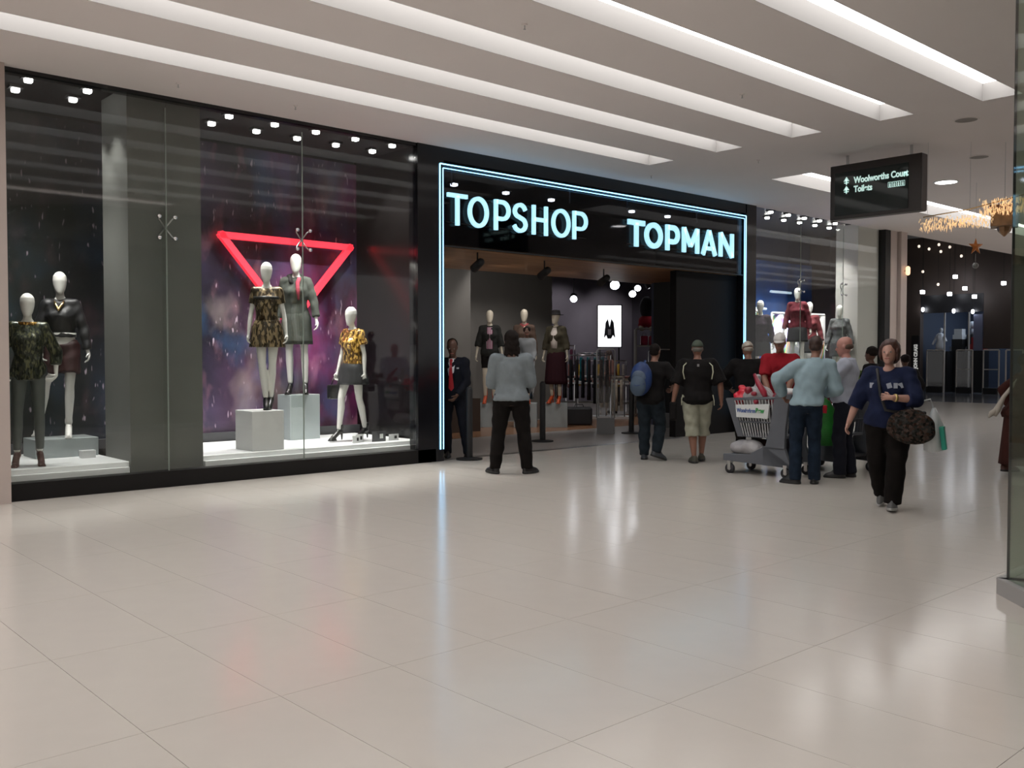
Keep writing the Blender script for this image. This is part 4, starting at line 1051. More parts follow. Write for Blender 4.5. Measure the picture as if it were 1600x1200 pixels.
def top(g, name, m, sleeve=1.0, zbot=.90, infl=.012, flare=0.0, seed=1, neck=1.46, fold=.006, loose=0.0, vox=.012, sm=4):
    """sleeve: 0 none, .45 short, 1 to the elbow, 2 to the wrist"""
    mb = MB(); k = g.k
    rg = g.rings(infl, zbot, neck, flare)
    mb.loft(rg)
    for i in range(2):
        r0 = .058 * g.af + infl
        mb.cap(g.C(1.395), g.S[i], .055 * k + infl, r0, 14)
        if g.fem: mb.ell(g.C(1.27) + Vector(((1, -1)[i] * .062 * k * g.wf, .095 * k * g.wf, 0)), ((.055 * k * g.wf + infl * .7),) * 3)
        if sleeve > 0:
            t = min(1, sleeve); e = g.S[i].lerp(g.E[i], t)
            mb.cap(g.S[i], e, r0, (.058 - .016 * t) * g.af + infl + loose, 14, True, sleeve > 1)
            if sleeve > 1:
                w_ = g.E[i].lerp(g.W[i], sleeve - 1)
                mb.cap(g.E[i], w_, .043 * g.af + infl + loose, (.043 - .014 * (sleeve - 1)) * g.af + infl + loose * .6, 14, True, False)
    return cloth(g, name, mb, m, fold, seed, vox, sm)
def trousers(g, name, m, length=1.0, infl=.014, seed=2, flare=.0, ztop=.985, fold=.005, hem=.0):
    """length: .5 to the knee, 1 to the ankle"""
    mb = MB(); k = g.k
    mb.loft(g.rings(infl * .8, .82, ztop))
    for i in range(2):
        r0 = .090 * g.lf + infl
        if length <= .5:
            e = g.Hj[i].lerp(g.K[i], length * 2); mb.cap(g.Hj[i], e, r0, .068 * g.lf + infl + flare, 16, True, False)
        else:
            mb.cap(g.Hj[i], g.K[i], r0, .058 * g.lf + infl, 16)
            t = (length - .5) * 2; e = g.K[i].lerp(g.A[i], t) - Vector((0, 0, hem * (t > .9)))
            c_ = g.K[i].lerp(e, .4) + Vector((0, -.012 * k, 0))
            mb.cap(g.K[i], c_, .058 * g.lf + infl, .058 * g.lf + infl, 16).cap(c_, e, .058 * g.lf + infl, (.058 - .016 * t) * g.lf + infl + flare, 16, True, False)
    return cloth(g, name, mb, m, fold, seed)
def skirt(g, name, m, z0, z1, flare, infl=.012, pleat=.0, seed=3, npl=14):
    mb = MB(); k = g.k; n = 56; rings = []
    base = .168 * g.wf
    for i in range(10):
        t = i / 9; z = z0 + (z1 - z0) * t
        hip = min(1.0, (z0 - z) / .10)
        a = ((.132 if g.fem else .15) * g.wf * (1 - hip) + .175 * g.wf * hip + flare * t) * k + infl
        b = a * .76
        c_ = g.C(z, -.005) if z > .9 else g.C(.9, -.005) + Vector((0, 0, (z - .9) * k))
        rings.append([c_ + Vector((a * math.cos(2 * PI * j / n), b * math.sin(2 * PI * j / n), 0)) * (1 + pleat * t * math.sin(npl * 2 * PI * j / n)) - Vector((c_.x, c_.y, 0)) * (pleat * t * math.sin(npl * 2 * PI * j / n)) for j in range(n)])
    mb.loft(rings)
    o = link(name, mb.mesh(name, True), m, g.root); return o
def shoe(g, m, kind='shoe', mats=None):
    for i in range(2):
        a = g.A[i]; k = g.k; yaw = R(g.feet_yaw[i]); pit = R(g.fpitch[i])
        M_ = Matrix.Translation(a) @ Matrix.Rotation(yaw, 4, 'Z') @ Matrix.Rotation(pit, 4, 'X')
        drop = .085 * k
        if kind in ('shoe', 'trainer', 'boot'):
            wide = .048 if kind != 'trainer' else .053
            def outline(s, z, ysh=0, tx=1.0):
                out = []
                for j in range(18):
                    t = 2 * PI * j / 18; y = math.sin(t); x = math.cos(t)
                    L = .19 if y > 0 else .07
                    out.append(M_ @ Vector((x * wide * tx * k * s * (1 - .25 * max(0, y) ** 3), (y * L * s + ysh) * k, z - drop)))
                return out
            mb = MB()
            hh = .10 if kind != 'boot' else .19
            rg = [outline(.96, .0), outline(1.0, .010), outline(1.0, .028)]
            rg += [outline(.97, .035), outline(.90, .055, -.008), outline(.66, .075, -.02), outline(.55, hh * .95, -.02), outline(.52, hh, -.02)]
            mb.loft(rg); s_ = part('shoe', mb, m, g.root, True)
            mb = MB().loft([outline(1.0, .0), outline(1.04, .006), outline(1.04, .022), outline(1.0, .026)])
            part('sole', mb, (mats or {}).get('sole', mat('sole_black', (.012, .012, .012), .6)), s_, True)
        else:   # heels
            h = g.heel
            M2 = Matrix.Translation(a) @ Matrix.Rotation(yaw, 4, 'Z')
            mb = MB(); zf = -(.085 * k + h)
            hi = .06 if kind == 'heel' else .13
            mb.cap((0, -.02, hi * .8), (0, -.025, 0.0), .040 * k, .042 * k, 10, kind != 'heel')
            mb.cap((0, -.035, -.055 * k), (0, .02, -.05 * k), .036 * k, .034 * k, 10)
            mb.cap((0, .0, -.05 * k), (0, .11 * k, zf + .045), .036 * k, .036 * k, 10)
            mb.cap((0, .10 * k, zf + .030), (0, .155 * k, zf + .026), .038 * k, .026 * k, 10)
            mb.box(-.036 * k, .036 * k, .07 * k, .18 * k, zf + .0, zf + .022)
            mb.cap((0, -.045, -.06 * k), (0, -.05, zf + .008), .020, .012, 8, True, False)
            mb.v = [tuple(M2 @ Vector(v)) for v in mb.v]
            link('shoe', remesh(mb, .008, 2), m, g.root)
def hair(g, m, style='short', seed=0):
    HM = g.HM; k = g.k; mb = MB(); V = lambda *a: HM @ Vector(a)
    rot = HM.to_3x3()
    if style == 'short':
        mb.ell(V(0, -.028, .142), (.080, .088, .088), 18, 12, rot)
        mb.ell(V(0, -.035, .09), (.072, .068, .06), 16, 10, rot)
    elif style == 'bald':
        mb.ell(V(0, -.022, .100), (.0785, .086, .052), 18, 10, rot)
    elif style == 'bob':
        mb.ell(V(0, -.028, .160), (.098, .108, .098), 18, 12, rot)
        mb.ell(V(0, -.050, .08), (.100, .075, .095), 18, 12, rot)
        for s_ in (1, -1): mb.ell(V(s_ * .084, -.004, .105), (.026, .050, .085), 12, 8, rot)
    elif style == 'long':
        mb.ell(V(0, -.022, .142), (.092, .098, .100), 18, 12, rot)
        mb.ell(V(0, -.06, .05), (.095, .060, .11), 18, 12, rot)
        for i in range(9):
            x = -.08 + .02 * i; mb.cap(V(x, -.085, .02), V(x * 1.15, -.09, -.07 - .02 * math.sin(i * 2.1)), .018, .010, 8)
    elif style == 'afro':
        mb.ell(V(0, -.02, .15), (.095, .102, .095), 18, 12, rot)
    elif style == 'scarf':
        mb.ell(V(0, -.018, .13), (.092, .104, .115), 18, 12, rot)
        mb.ell(V(0, -.02, .0), (.11, .10, .09), 18, 12, rot)
    return link('hair' if style != 'scarf' else 'head_scarf', remesh(mb, .009, 1, .004 if style != 'short' else .002, seed, 2.5), m, g.root)
def capmesh(g, m, back=False, peak=True):
    HM = g.HM; k = g.k; s_ = -1 if back else 1; n = 20
    rings = []
    for j in range(6):
        a = R(90 * j / 5.6)
        rings.append([HM @ Vector((.084 * math.cos(a) * math.cos(2 * PI * i / n), -.008 + .104 * math.cos(a) * math.sin(2 * PI * i / n), .135 + .102 * math.sin(a))) for i in range(n)])
    o = part('cap', MB().loft(rings), m, g.root, True)
    if peak:
        rr = []
        for j in range(4):
            t = j / 3
            rr.append([HM @ Vector((.072 * math.sin(R(a)), s_ * (.092 * math.cos(R(a)) + .065 * t * math.cos(R(a)) ** .7) - .008, .142 - .018 * t)) for a in range(-70, 71, 14)] + [HM @ Vector((.072 * math.sin(R(a)), s_ * (.092 * math.cos(R(a)) + .065 * t * math.cos(R(a)) ** .7) - .008, .136 - .018 * t)) for a in range(70, -71, -14)])
        part('peak', MB().loft(rr), m, o)
    return o
def patch(g, name, m, p, d, rot=(0, 0, 0), parent=None):
    return part(name, MB().cb(p, d, rot), m, parent or g.root)
def away(loc, phi=0): return math.atan2(loc[1], loc[0]) - PI / 2 + R(phi)
def held(g, name, mb, m, lab, cat, smooth=True, me=None):
    o = link(name, me or mb.mesh(name, smooth), m, None, g.root.location, g.root.rotation_euler[2]); tag(o, lab, cat); return o

SK_D = mat('skin_dark', (.10, .045, .028), .5, var=.06, scale=10)
SK_M = mat('skin_brown', (.22, .105, .07), .5, var=.06, scale=10)
SK_L = mat('skin_light', (.42, .235, .185), .5, var=.08, scale=10)
SK_R = mat('skin_ruddy', (.42, .20, .16), .45, var=.10, scale=10)
H_BK = mat('hair_black', (.010, .007, .006), .8, bump=.4, scale=40)
H_BR = mat('hair_brown', (.045, .014, .009), .55, var=.4, bump=.4, scale=40)
BLK = mat('cloth_black', (.008, .007, .007), .85, var=.2, scale=9)
BLKT = mat('cloth_black_trouser', (.0065, .005, .0045), .9, var=.2, scale=9)
SH_BK = mat('shoe_black', (.010, .009, .009), .35)

# 1 grey sweater, seen from behind, carrying a child
L1 = (7.98, 8.84, 0); a1 = away(L1)
g = figure('person', 'person from behind in pale grey sweater and black trousers, legs apart, at the entrance', 'person', L1, a1, 1.80, SK_D, fem=True, wf=1.22, shw=1.12, feet=((.205, 0), (-.205, 0)), fyaw=(-48, 38), hands=((.14, .30, 1.18), (-.14, .28, 1.10)), elb=((.45, -.5, -1), (-.5, -.5, -1)), armf=1.05, legf=1.0, hipsh=0, hyaw=8)
top(g, 'sweater', mat('sweater_grey', (.175, .20, .215), .9, var=.05, scale=20, bump=.15), 1.85, .89, .022, 0, 1, neck=1.45, loose=.010)
trousers(g, 'trousers', BLKT, 1.0, .019, hem=.03)
shoe(g, SH_BK)
hair(g, H_BK, 'long')
g2 = figure('person', 'small dark-haired child held at the shoulder of the person in grey sweater', 'person', (0, 0, 0), 0, .92, SK_D, wf=1.0, feet=((.06, .0), (-.06, .0)), hands=((.08, .12, .50), (-.08, .12, .50)), elb=((.2, -.4, -1), (-.2, -.4, -1)), shw=.85, vox=.009)
c1, s1 = math.cos(a1), math.sin(a1)
lx_, ly_ = .20, .17
g2.root.location = (L1[0] + c1 * lx_ - s1 * ly_, L1[1] + s1 * lx_ + c1 * ly_, .94); g2.root.rotation_euler = (0, 0, a1 + PI)
top(g2, 'jacket', mat('child_jacket', (.20, .21, .22), .8), 2, .80, .014, vox=.010)
trousers(g2, 'trousers', mat('child_trousers', (.30, .30, .31), .8), .95, .012)
shoe(g2, SH_BK)
hair(g2, H_BK, 'afro')
part('hair_clip', MB().cap(g2.HM @ Vector((.05, -.08, .22)), g2.HM @ Vector((.075, -.06, .17)), .012, .010, 8), mat('clip_cream', (.8, .65, .45), .4), g2.root, True)

# 2 guard in dark suit
L2 = (8.62, 10.80, 0); a2 = away(L2, 165)
g = figure('person', 'guard in a dark suit, white shirt and red tie, looking down beside the doorway', 'person', L2, a2, 1.74, SK_D, wf=1.0, lean=(0, .04), feet=((.10, -.02), (-.22, .06)), fyaw=(15, 35), hands=((.22, .17, .86), (-.10, .22, .92)), elb=((1, -.6, 0), (-1, -.6, 0)), hpitch=-22, hyaw=10)
SU = mat('suit_navy', (.007, .008, .013), .8, var=.15)
top(g, 'suit_jacket', SU, 1.93, .80, .022, .10, 4, neck=1.45)
trousers(g, 'trousers', SU, 1.0, .014, hem=.03)
shoe(g, SH_BK)
hair(g, H_BK, 'short')
k = g.k
mb = MB()
def front(g, z, x, out=.0):
    prof_z = [(z_, rx, ry, yo) for z_, rx, ry, yo in (FEM if g.fem else MALE)]
    for (z0, rx0, ry0, y0), (z1, rx1, ry1, y1) in zip(prof_z, prof_z[1:]):
        if z0 <= z <= z1:
            t = (z - z0) / (z1 - z0); rx = rx0 + (rx1 - rx0) * t; ry = ry0 + (ry1 - ry0) * t; yo = y0 + (y1 - y0) * t
            by = g.belly * math.exp(-((z - 1.06) / .13) ** 2)
            rx *= g.wf; ry = ry * (1 + (g.wf - 1) * .9) + by * .6; yo += by * .5
            xx = min(.95, abs(x) / rx)
            return g.C(z, yo) + Vector((x * g.k, (ry * math.sqrt(1 - xx * xx)) * g.k + out, 0))
    return g.C(z)
mb = MB(); rg = []
for z, hw in ((1.46, .045), (1.42, .065), (1.36, .062), (1.28, .048), (1.18, .028), (1.08, .010)):
    a = front(g, z, -hw, .024); b = front(g, z, hw, .024); c_ = front(g, z, 0, .030)
    rg.append([a, c_, b, b - Vector((0, .03, 0)), a - Vector((0, .03, 0))])
mb.loft(rg); part('shirt_front', mb, mat('shirt_white', (.62, .62, .64), .7), g.root, True)
mb = MB(); rg = []
for z, hw in ((1.455, .017), (1.425, .022), (1.40, .014), (1.25, .024), (1.10, .033), (1.03, .038), (.99, .004)):
    a = front(g, z, -hw, .036); b = front(g, z, hw, .036)
    rg.append([a, b, b - Vector((0, .015, 0)), a - Vector((0, .015, 0))])
mb.loft(rg); part('tie', mb, mat('tie_red', (.42, .010, .015), .5), g.root)
patch(g, 'breast_badge', mat('badge', (.35, .36, .38), .5), front(g, 1.32, -.10, .030), (.035, .006, .022))
for s_ in (1, -1):
    p0, p1 = front(g, 1.45, s_ * .05, .028), front(g, 1.15, s_ * .045, .03)
    part('lapel', MB().tube([p0, (p0 + p1) / 2 + Vector((s_ * .012, .004, 0)), p1], [.012, .022, .008], 6), SU, g.root, True)

# 3 man with blue backpack
L3 = (10.50, 8.66, 0); a3 = away(L3, -14)
g = figure('person', 'person in black top and dark jeans walking towards the shop with a blue backpack', 'person', L3, a3, 1.66, SK_M, wf=1.12, lean=(.03, .06), feet=((.10, -.05, .05), (-.10, .05)), fyaw=(-60, 8), fpitch=(-18, 0), hands=((.26, .22, 1.02), (-.18, .28, 1.0)), elb=((1, -.8, -.3), (-1, -.8, -.3)), hyaw=-12, hpitch=-10)
top(g, 'shirt', BLK, .95, .84, .022, .05, 5, loose=.014)
trousers(g, 'jeans', mat('jeans_dark', (.014, .02, .026), .85, var=.25, scale=14), 1.0, .024, hem=.02, fold=.008)
shoe(g, mat('shoe_grey', (.035, .04, .048), .6), 'trainer')
hair(g, H_BK, 'short')
for s_ in (1, -1):
    P_ = [g.C(1.10) + Vector((s_ * .12, -.10, 0)), g.C(1.38) + Vector((s_ * .115, -.13, .02)), g.C(1.46) + Vector((s_ * .11, -.02, .015)), g.C(1.38) + Vector((s_ * .12, .125, 0)), g.C(1.2) + Vector((s_ * .13, .15, 0)), g.C(1.08) + Vector((s_ * .16, .02, 0))]
bp = MB().ell(g.C(1.24) + Vector((-.10, -.235, 0)), (.155, .105, .235), 20, 14).ell(g.C(1.14) + Vector((-.11, -.26, 0)), (.135, .095, .16), 18, 12)
bpo = held(g, 'backpack', None, mat('pack_blue', (.008, .030, .12), .6, var=.2), 'blue backpack with pale blue front pocket, worn over the left shoulder', 'bag', me=remesh(bp, .010, 3, .003, 2))
part('front_pocket', MB().ell(g.C(1.13) + Vector((-.12, -.315, 0)), (.115, .070, .15), 18, 12), mat('pack_pale', (.055, .085, .13), .7, var=.2), bpo, True)
part('pocket_flap', MB().ell(g.C(1.26) + Vector((-.115, -.305, 0)), (.105, .060, .10), 18, 12), mat('pack_pale2', (.07, .10, .15), .7, var=.2), bpo, True)
part('zip', MB().tube([g.C(1.16) + Vector((-.22, -.345, 0)), g.C(1.13) + Vector((-.12, -.392, 0)), g.C(1.16) + Vector((-.02, -.35, 0))], .007, 6), MATS['pack_blue'], bpo, True)
part('strap', MB().tube([g.C(1.38) + Vector((-.10, -.20, 0)), g.C(1.47) + Vector((-.12, -.03, .02)), g.C(1.42) + Vector((-.13, .10, 0)), g.C(1.25) + Vector((-.15, .17, 0)), g.C(1.1) + Vector((-.18, .06, 0)), g.C(1.06) + Vector((-.18, -.16, 0))], .018, 6), MATS['pack_blue'], bpo, True)

# 4 black shirt, pale shorts
L4 = (10.74, 8.02, 0); a4 = away(L4, 4)
g = figure('person', 'person from behind in black jersey with pale piping and khaki shorts', 'person', L4, a4, 1.70, SK_M, wf=1.12, lean=(0, .02), feet=((.07, .16), (-.045, -.10)), fyaw=(-10, 18), hands=((.33, .02, .86), (-.34, .0, .82)), elb=((.6, -.6, 0), (-.6, -.6, 0)), shw=1.05)
top(g, 'jersey', BLK, 1.0, .80, .036, .08, 6, loose=.022)
trousers(g, 'shorts', mat('khaki', (.30, .30, .235), .9, var=.12, scale=10), .64, .032, flare=.018, fold=.008, seed=7)
shoe(g, mat('trainer_dk', (.05, .048, .035), .6), 'trainer')
capmesh(g, mat('cap_green', (.07, .085, .065), .8), False)
hair(g, mat('hair_grey', (.16, .15, .13), .8), 'bald')
M_pipe = mat('piping', (.50, .50, .36), .6)
for s_ in (1, -1):
    q = [g.C(1.43) + Vector((s_ * .155, -.072, .0)), g.C(1.39) + Vector((s_ * .195, -.088, .0)), g.C(1.30) + Vector((s_ * .205, -.098, 0)), g.C(1.20) + Vector((s_ * .185, -.120, 0))]
    q = [p + Vector((0, -.014, .004)) for p in q]
    part('shoulder_piping', MB().tube(q, .008, 6), M_pipe, g.root, True)
    q = [g.C(.98) + Vector((s_ * .205, -.075, 0)), g.C(.90) + Vector((s_ * .222, -.080, 0)), g.C(.83) + Vector((s_ * .222, -.095, 0))]
    part('hem_piping', MB().tube(q, .006, 6), M_pipe, g.root, True)
patch(g, 'neck_badge', mat('badge2', (.2, .2, .2), .6), g.C(1.40) + Vector((0, -.140, 0)), (.03, .008, .035))
part('side_bag', MB().cb(g.C(.80) + Vector((-.33, .06, -.06)), (.10, .22, .26)), BLK, g.root, bev=.03)

# 5 pale cap behind the trolley
L5 = (12.0, 8.02, 0); a5 = away(L5, 6)
g = figure('person', 'person in black top and cream cap behind the front trolley', 'person', L5, a5, 1.70, SK_M, wf=1.2, lean=(.0, .12), feet=((.12, 0), (-.12, 0)), hands=((.28, .30, 1.0), (-.26, .30, 1.0)), elb=((1, -.5, -.2), (-1, -.5, -.2)), hyaw=20, hpitch=-14)
top(g, 'top', BLK, 1.9, .84, .028, .02, 8, loose=.01)
trousers(g, 'trousers', BLKT, 1.0, .016)
shoe(g, SH_BK)
capmesh(g, mat('cap_cream', (.52, .47, .40), .8), True, False)
hair(g, mat('hair_cream_cap', (.40, .36, .31), .8), 'bald')

# 6 red polo, white cap, facing us
L6 = (11.55, 7.20, 0); a6 = away(L6, 172)
g = figure('person', 'person in red polo shirt and white cap leaning over the rear trolley', 'person', L6, a6, 1.80, SK_M, wf=1.05, lean=(0, .10), feet=((.12, 0), (-.12, 0)), hands=((.10, .40, .98), (-.12, .42, .96)), elb=((1, -.3, -.4), (-1, -.3, -.4)), hpitch=-12)
top(g, 'polo_shirt', mat('polo_red', (.26, .012, .020), .85, var=.1), .85, .86, .022, 0, 9, loose=.012)
trousers(g, 'trousers', BLKT, 1.0, .016)
shoe(g, SH_BK)
capmesh(g, mat('cap_white', (.62, .60, .58), .8))
hair(g, H_BK, 'bald')
for s_ in (1, -1):
    part('collar', MB().tube([g.C(1.47) + Vector((s_ * .06, .02, 0)), g.C(1.455) + Vector((s_ * .035, .075, 0)), g.C(1.43) + Vector((s_ * .04, .095, 0))], [.014, .018, .008], 6), MATS['polo_red'], g.root, True)

# 7 light blue shirt
L7 = (9.90, 5.84, 0); a7 = away(L7, 6)
g = figure('person', 'person from behind in light blue shirt and dark jeans beside the front trolley', 'person', L7, a7, 1.72, SK_M, wf=1.02, lean=(.10, .06), feet=((.10, .02), (-.12, -.02)), fyaw=(-12, 62), hands=((.26, .30, 1.06), (-.24, .24, 1.02)), elb=((.5, -.9, -.6), (-1.2, -.35, -.1)), hyaw=-18, hpitch=-14)
top(g, 'shirt', mat('shirt_blue', (.25, .34, .38), .85, var=.05, scale=12), 1.9, .93, .026, 0, 10, loose=.016, fold=.008)
trousers(g, 'jeans', mat('jeans_blue', (.010, .018, .032), .85, var=.3, scale=14), 1.0, .016, flare=.012, hem=.04, fold=.005)
shoe(g, SH_BK)
hair(g, mat('hair_dkbrown', (.035, .016, .011), .6, var=.3, scale=30), 'short')
part('belt', MB().loft([[p + Vector((0, 0, dz)) for p in g.rings(.016, .965, .955)[-1]] for dz in (-.04, .0)]), mat('belt', (.03, .012, .008), .4), g.root, True)
part('collar', MB().tube([g.C(1.47) + Vector((-.06, .02, .0)), g.C(1.48) + Vector((-.04, -.055, .0)), g.C(1.48) + Vector((.04, -.055, .0)), g.C(1.47) + Vector((.06, .02, 0))], .020, 8), MATS['shirt_blue'], g.root, True)

# 8 bald man in white shirt, facing left
L8 = (10.78, 5.82, 0); a8 = away(L8, 82)
g = figure('person', 'balding person in profile in pale lilac shirt, forearm held forward', 'person', L8, a8, 1.72, SK_R, wf=1.10, belly=.05, lean=(0, -.01), feet=((.08, -.05), (-.10, .05)), fyaw=(-6, 6), hands=((.16, .36, 1.08), (-.20, .42, 1.10)), elb=((.5, -1, -.3), (-.5, -1, -.3)), palm=((-1, 0, 0), (1, 0, 0)), hpitch=-8)
top(g, 'shirt', mat('shirt_lilac', (.37, .39, .46), .85, var=.05, scale=12), 1.85, .93, .028, 0, 11, loose=.016, fold=.008)
trousers(g, 'trousers', mat('trouser_navy', (.012, .013, .02), .85), 1.0, .020, flare=.012, hem=.04, fold=.006, seed=4)
shoe(g, SH_BK)
hair(g, mat('hair_greybrown', (.10, .065, .05), .8), 'bald')
part('collar', MB().tube([g.C(1.47) + Vector((-.06, .03, .0)), g.C(1.48) + Vector((-.045, -.05, .0)), g.C(1.48) + Vector((.045, -.05, .0)), g.C(1.47) + Vector((.06, .03, 0))], .018, 8), MATS['shirt_lilac'], g.root, True)

# 9 woman walking towards us
L9 = (8.88, 4.34, 0); a9 = away(L9, 172)
g = figure('person', 'woman walking forward in navy top and black trousers with bag strap across chest', 'person', L9, a9, 1.63, SK_L, fem=True, wf=1.34, belly=.06, shw=.95, lean=(0, .02), feet=((.09, -.22, .06), (-.05, .10)), fyaw=(-4, 4), fpitch=(-22, 5), hands=((.38, .07, .80), (-.06, .30, 1.10)), elb=((1, -.8, 0), (-1.2, -.6, -.5)), fingers=(None, (.9, .25, .1)), palm=(None, (0, -1, -.2)), curl=(.3, .8), hyaw=-6, hpitch=4, armf=1.0, legf=1.02)
NAVY = mat('top_navy', (.011, .016, .045), .85, var=.2, scale=10)
top(g, 'top', NAVY, 1.35, .86, .030, .04, 12, neck=1.405, loose=.008)
trousers(g, 'trousers', BLKT, 1.0, .020, fold=.005, seed=9, flare=.01, hem=.02)
shoe(g, mat('trainer_grey', (.10, .10, .10), .6), 'trainer', {'sole': mat('sole_grey', (.35, .35, .34), .6)})
hair(g, H_BR, 'bob')
for i, (x, w_) in enumerate(((.135, .05), (-.03, .055), (-.085, .045), (-.125, .05))):
    p = front(g, 1.30, x / g.k, .062 + (.014 if abs(x) < .1 else 0))
    part('chest_print', MB().cb(p, (w_ * .8, .006, .05), (0, .3 * (i % 2), -x * 2)), mat('print_silver', (.30, .33, .40), .5), g.root)
part('watch', MB().tube([g.W[1].lerp(g.E[1], .12), g.W[1].lerp(g.E[1], .20)], .038, 12), mat('watch', (.5, .38, .15), .3, metal=.7), g.root, True)
# cross-body patterned bag at her left side (image right), strap over her right shoulder
bc = g.C(.90) + Vector((-.22, .235, -.01))
hb = MB().ell(bc, (.215, .085, .165), 22, 14).ell(bc + Vector((-.03, 0, -.04)), (.19, .09, .13), 20, 12)
hbo = held(g, 'shoulder_bag', None, sequin('bag_pattern', (.014, .014, .012), (.05, .028, .02), 45, .5, .8, 1.0), 'dark patterned cloth shoulder bag worn across the body of the walking woman', 'bag', me=remesh(hb, .012, 3, .006, 3))
hbo.data.materials[0].node_tree.nodes['Principled BSDF'].inputs['Metallic'].default_value = 0
st = [bc + Vector((.10, 0, .13)), front(g, 1.05, 0, .055), front(g, 1.20, .05, .07), front(g, 1.33, .075, .055), g.C(1.43) + Vector((.105, .05, .03)), g.C(1.44) + Vector((.11, -.03, .03)), g.C(1.25) + Vector((0, -.20, 0)), g.C(1.0) + Vector((-.20, -.16, 0)), bc + Vector((-.12, -.03, .13))]
part('strap', MB().tube(catmull([tuple(p) for p in st[:1]] + [tuple(p) for p in st[1:]], 4) if False else st, .016, 6), mat('strap_dark', (.012, .012, .014), .7), hbo, True)
wc = g.C(.86) + Vector((-.40, .02, .04))
pb = MB(); rg = []
for z, r_ in ((.16, .02), (.10, .05), (0, .10), (-.12, .125), (-.24, .115), (-.27, .03)):
    rg.append([wc + Vector((r_ * .75 * math.cos(2 * PI * i / 16) * (1 + .12 * math.sin(i * 3)), r_ * 1.1 * math.sin(2 * PI * i / 16), z)) for i in range(16)])
pbo = held(g, 'plastic_bag', MB().loft(rg), mat('plastic_white', (.55, .58, .60), .35), 'white plastic carrier bag with a green patch hanging by the walking woman', 'bag')
part('green_patch', MB().cb(wc + Vector((-.09, .06, -.12)), (.04, .12, .22), (0, .12, 0)), mat('patch_green', (.01, .28, .20), .5), pbo, bev=.006)
part('handle', MB().tube([wc + Vector((0, 0, .14)), wc + Vector((.03, .03, .24)), g.E[1] + Vector((0, .02, -.03))], .008, 6), MATS['plastic_white'], pbo, True)

# 10, 11 people partly hidden behind the bald man and the woman
L10 = (13.85, 7.05, 0)
g = figure('person', 'black-haired person in black and green top, half hidden behind the bald man', 'person', L10, away(L10, 60), 1.62, SK_D, fem=True, wf=1.05, feet=((.1, 0), (-.1, 0)))
top(g, 'top', BLK, 1.9, .85, .022)
trousers(g, 'trousers', BLKT, 1.0, .014); shoe(g, SH_BK); hair(g, H_BK, 'afro')
part('green_panel', MB().cb(front(g, 1.28, -.08, .03), (.10, .02, .16)), mat('panel_green', (.16, .28, .05), .7), g.root, bev=.008)
L11 = (16.16, 7.62, 0)
g = figure('person', 'person in black with dark hair, mostly hidden behind the shoulder of the walking woman', 'person', L11, away(L11, 20), 1.50, SK_D, wf=1.0, feet=((.1, 0), (-.1, 0)))
top(g, 'top', BLK, 1.9, .85, .022); trousers(g, 'trousers', BLKT, 1.0, .014); shoe(g, SH_BK); hair(g, H_BK, 'afro')

# 12 brown robe at the right edge behind the glass
L12 = (12.62, 4.50, 0)
g = figure('person', 'woman in long dark brown robe walking off behind the glass corner at the right', 'person', L12, away(L12, -80), 1.50, SK_D, fem=True, wf=1.15, lean=(0, .04), feet=((.05, .14), (-.07, -.12, .03)), hands=((.20, .12, .92), (-.26, -.05, .85)), elb=((.5, -1, 0), (-.5, -1, 0)), hpitch=-6)
BR = mat('robe_brown', (.045, .014, .011), .9, var=.2)
top(g, 'tunic', BR, 1.9, .72, .03, .30, 13)
skirt(g, 'long_skirt', BR, 1.0, .16, .10, pleat=.02); shoe(g, mat('shoe_brown', (.08, .03, .02), .5)); hair(g, H_BK, 'afro')
wb = held(g, 'shoulder_bag', MB().tube([g.C(1.42) + Vector((.10, -.03, .03)), g.C(1.15) + Vector((.12, -.20, 0)), g.C(.95) + Vector((.12, -.26, 0)), g.C(.86) + Vector((.12, -.28, 0))], [.02, .025, .045, .02], 8), mat('cloth_cream', (.42, .38, .33), .8), 'cream cloth slung at the back of the woman in the brown robe', 'bag')
part('drape', MB().tube([g.C(1.0) + Vector((.13, -.24, 0)), g.C(.9) + Vector((.13, -.32, 0)), g.C(.84) + Vector((.13, -.35, 0))], [.02, .035, .008], 8), MATS['cloth_cream'], wb, True)

# shoppers inside
for i, (L, ph, H, lab, c_) in enumerate((((18.3, 16.3, 0), 100, 1.62, 'shopper in a dusky pink top among the racks inside', (.30, .13, .10)), ((19.6, 13.9, 0), 200, 1.66, 'shopper in a dark top behind the person with the blue backpack', (.02, .02, .022)))):
    g = figure('person', lab, 'person', L, away(L, ph), H, SK_L if i == 0 else SK_D, fem=True, wf=1.05, lean=(0, .08), hands=((.2, .3, 1.0), (-.2, .3, 1.0)), hpitch=-15)
    top(g, 'top', mat('shopper_top%d' % i, c_, .85), 1.5, .86, .018); trousers(g, 'trousers', BLKT, 1.0, .012); shoe(g, SH_BK); hair(g, H_BR, 'long')

# ------------------------------------------------------------------ mannequins
SEQ_G = sequin('sequin_green', (.012, .016, .010), (.10, .10, .05), 70, .35)
SEQ_B = sequin('sequin_bronze', (.035, .022, .010), (.30, .22, .12), 50, .45, .4)
SEQ_Y = sequin('sequin_gold', (.16, .075, .012), (.85, .52, .12), 55, .5, .25)
def mannequin(lab, loc, rz, H=1.80, heel=.09, skinm=None, **kw):
    kw.setdefault('fem', True); kw.setdefault('wf', .94)
    kw.setdefault('legf', .96); kw.setdefault('armf', .92)
    return figure('mannequin', lab, 'mannequin', loc, rz, H, skinm or M_mann, face=False, heel=heel, **kw)
TIGHT = mat('tights_grey', (.075, .085, .080), .5)
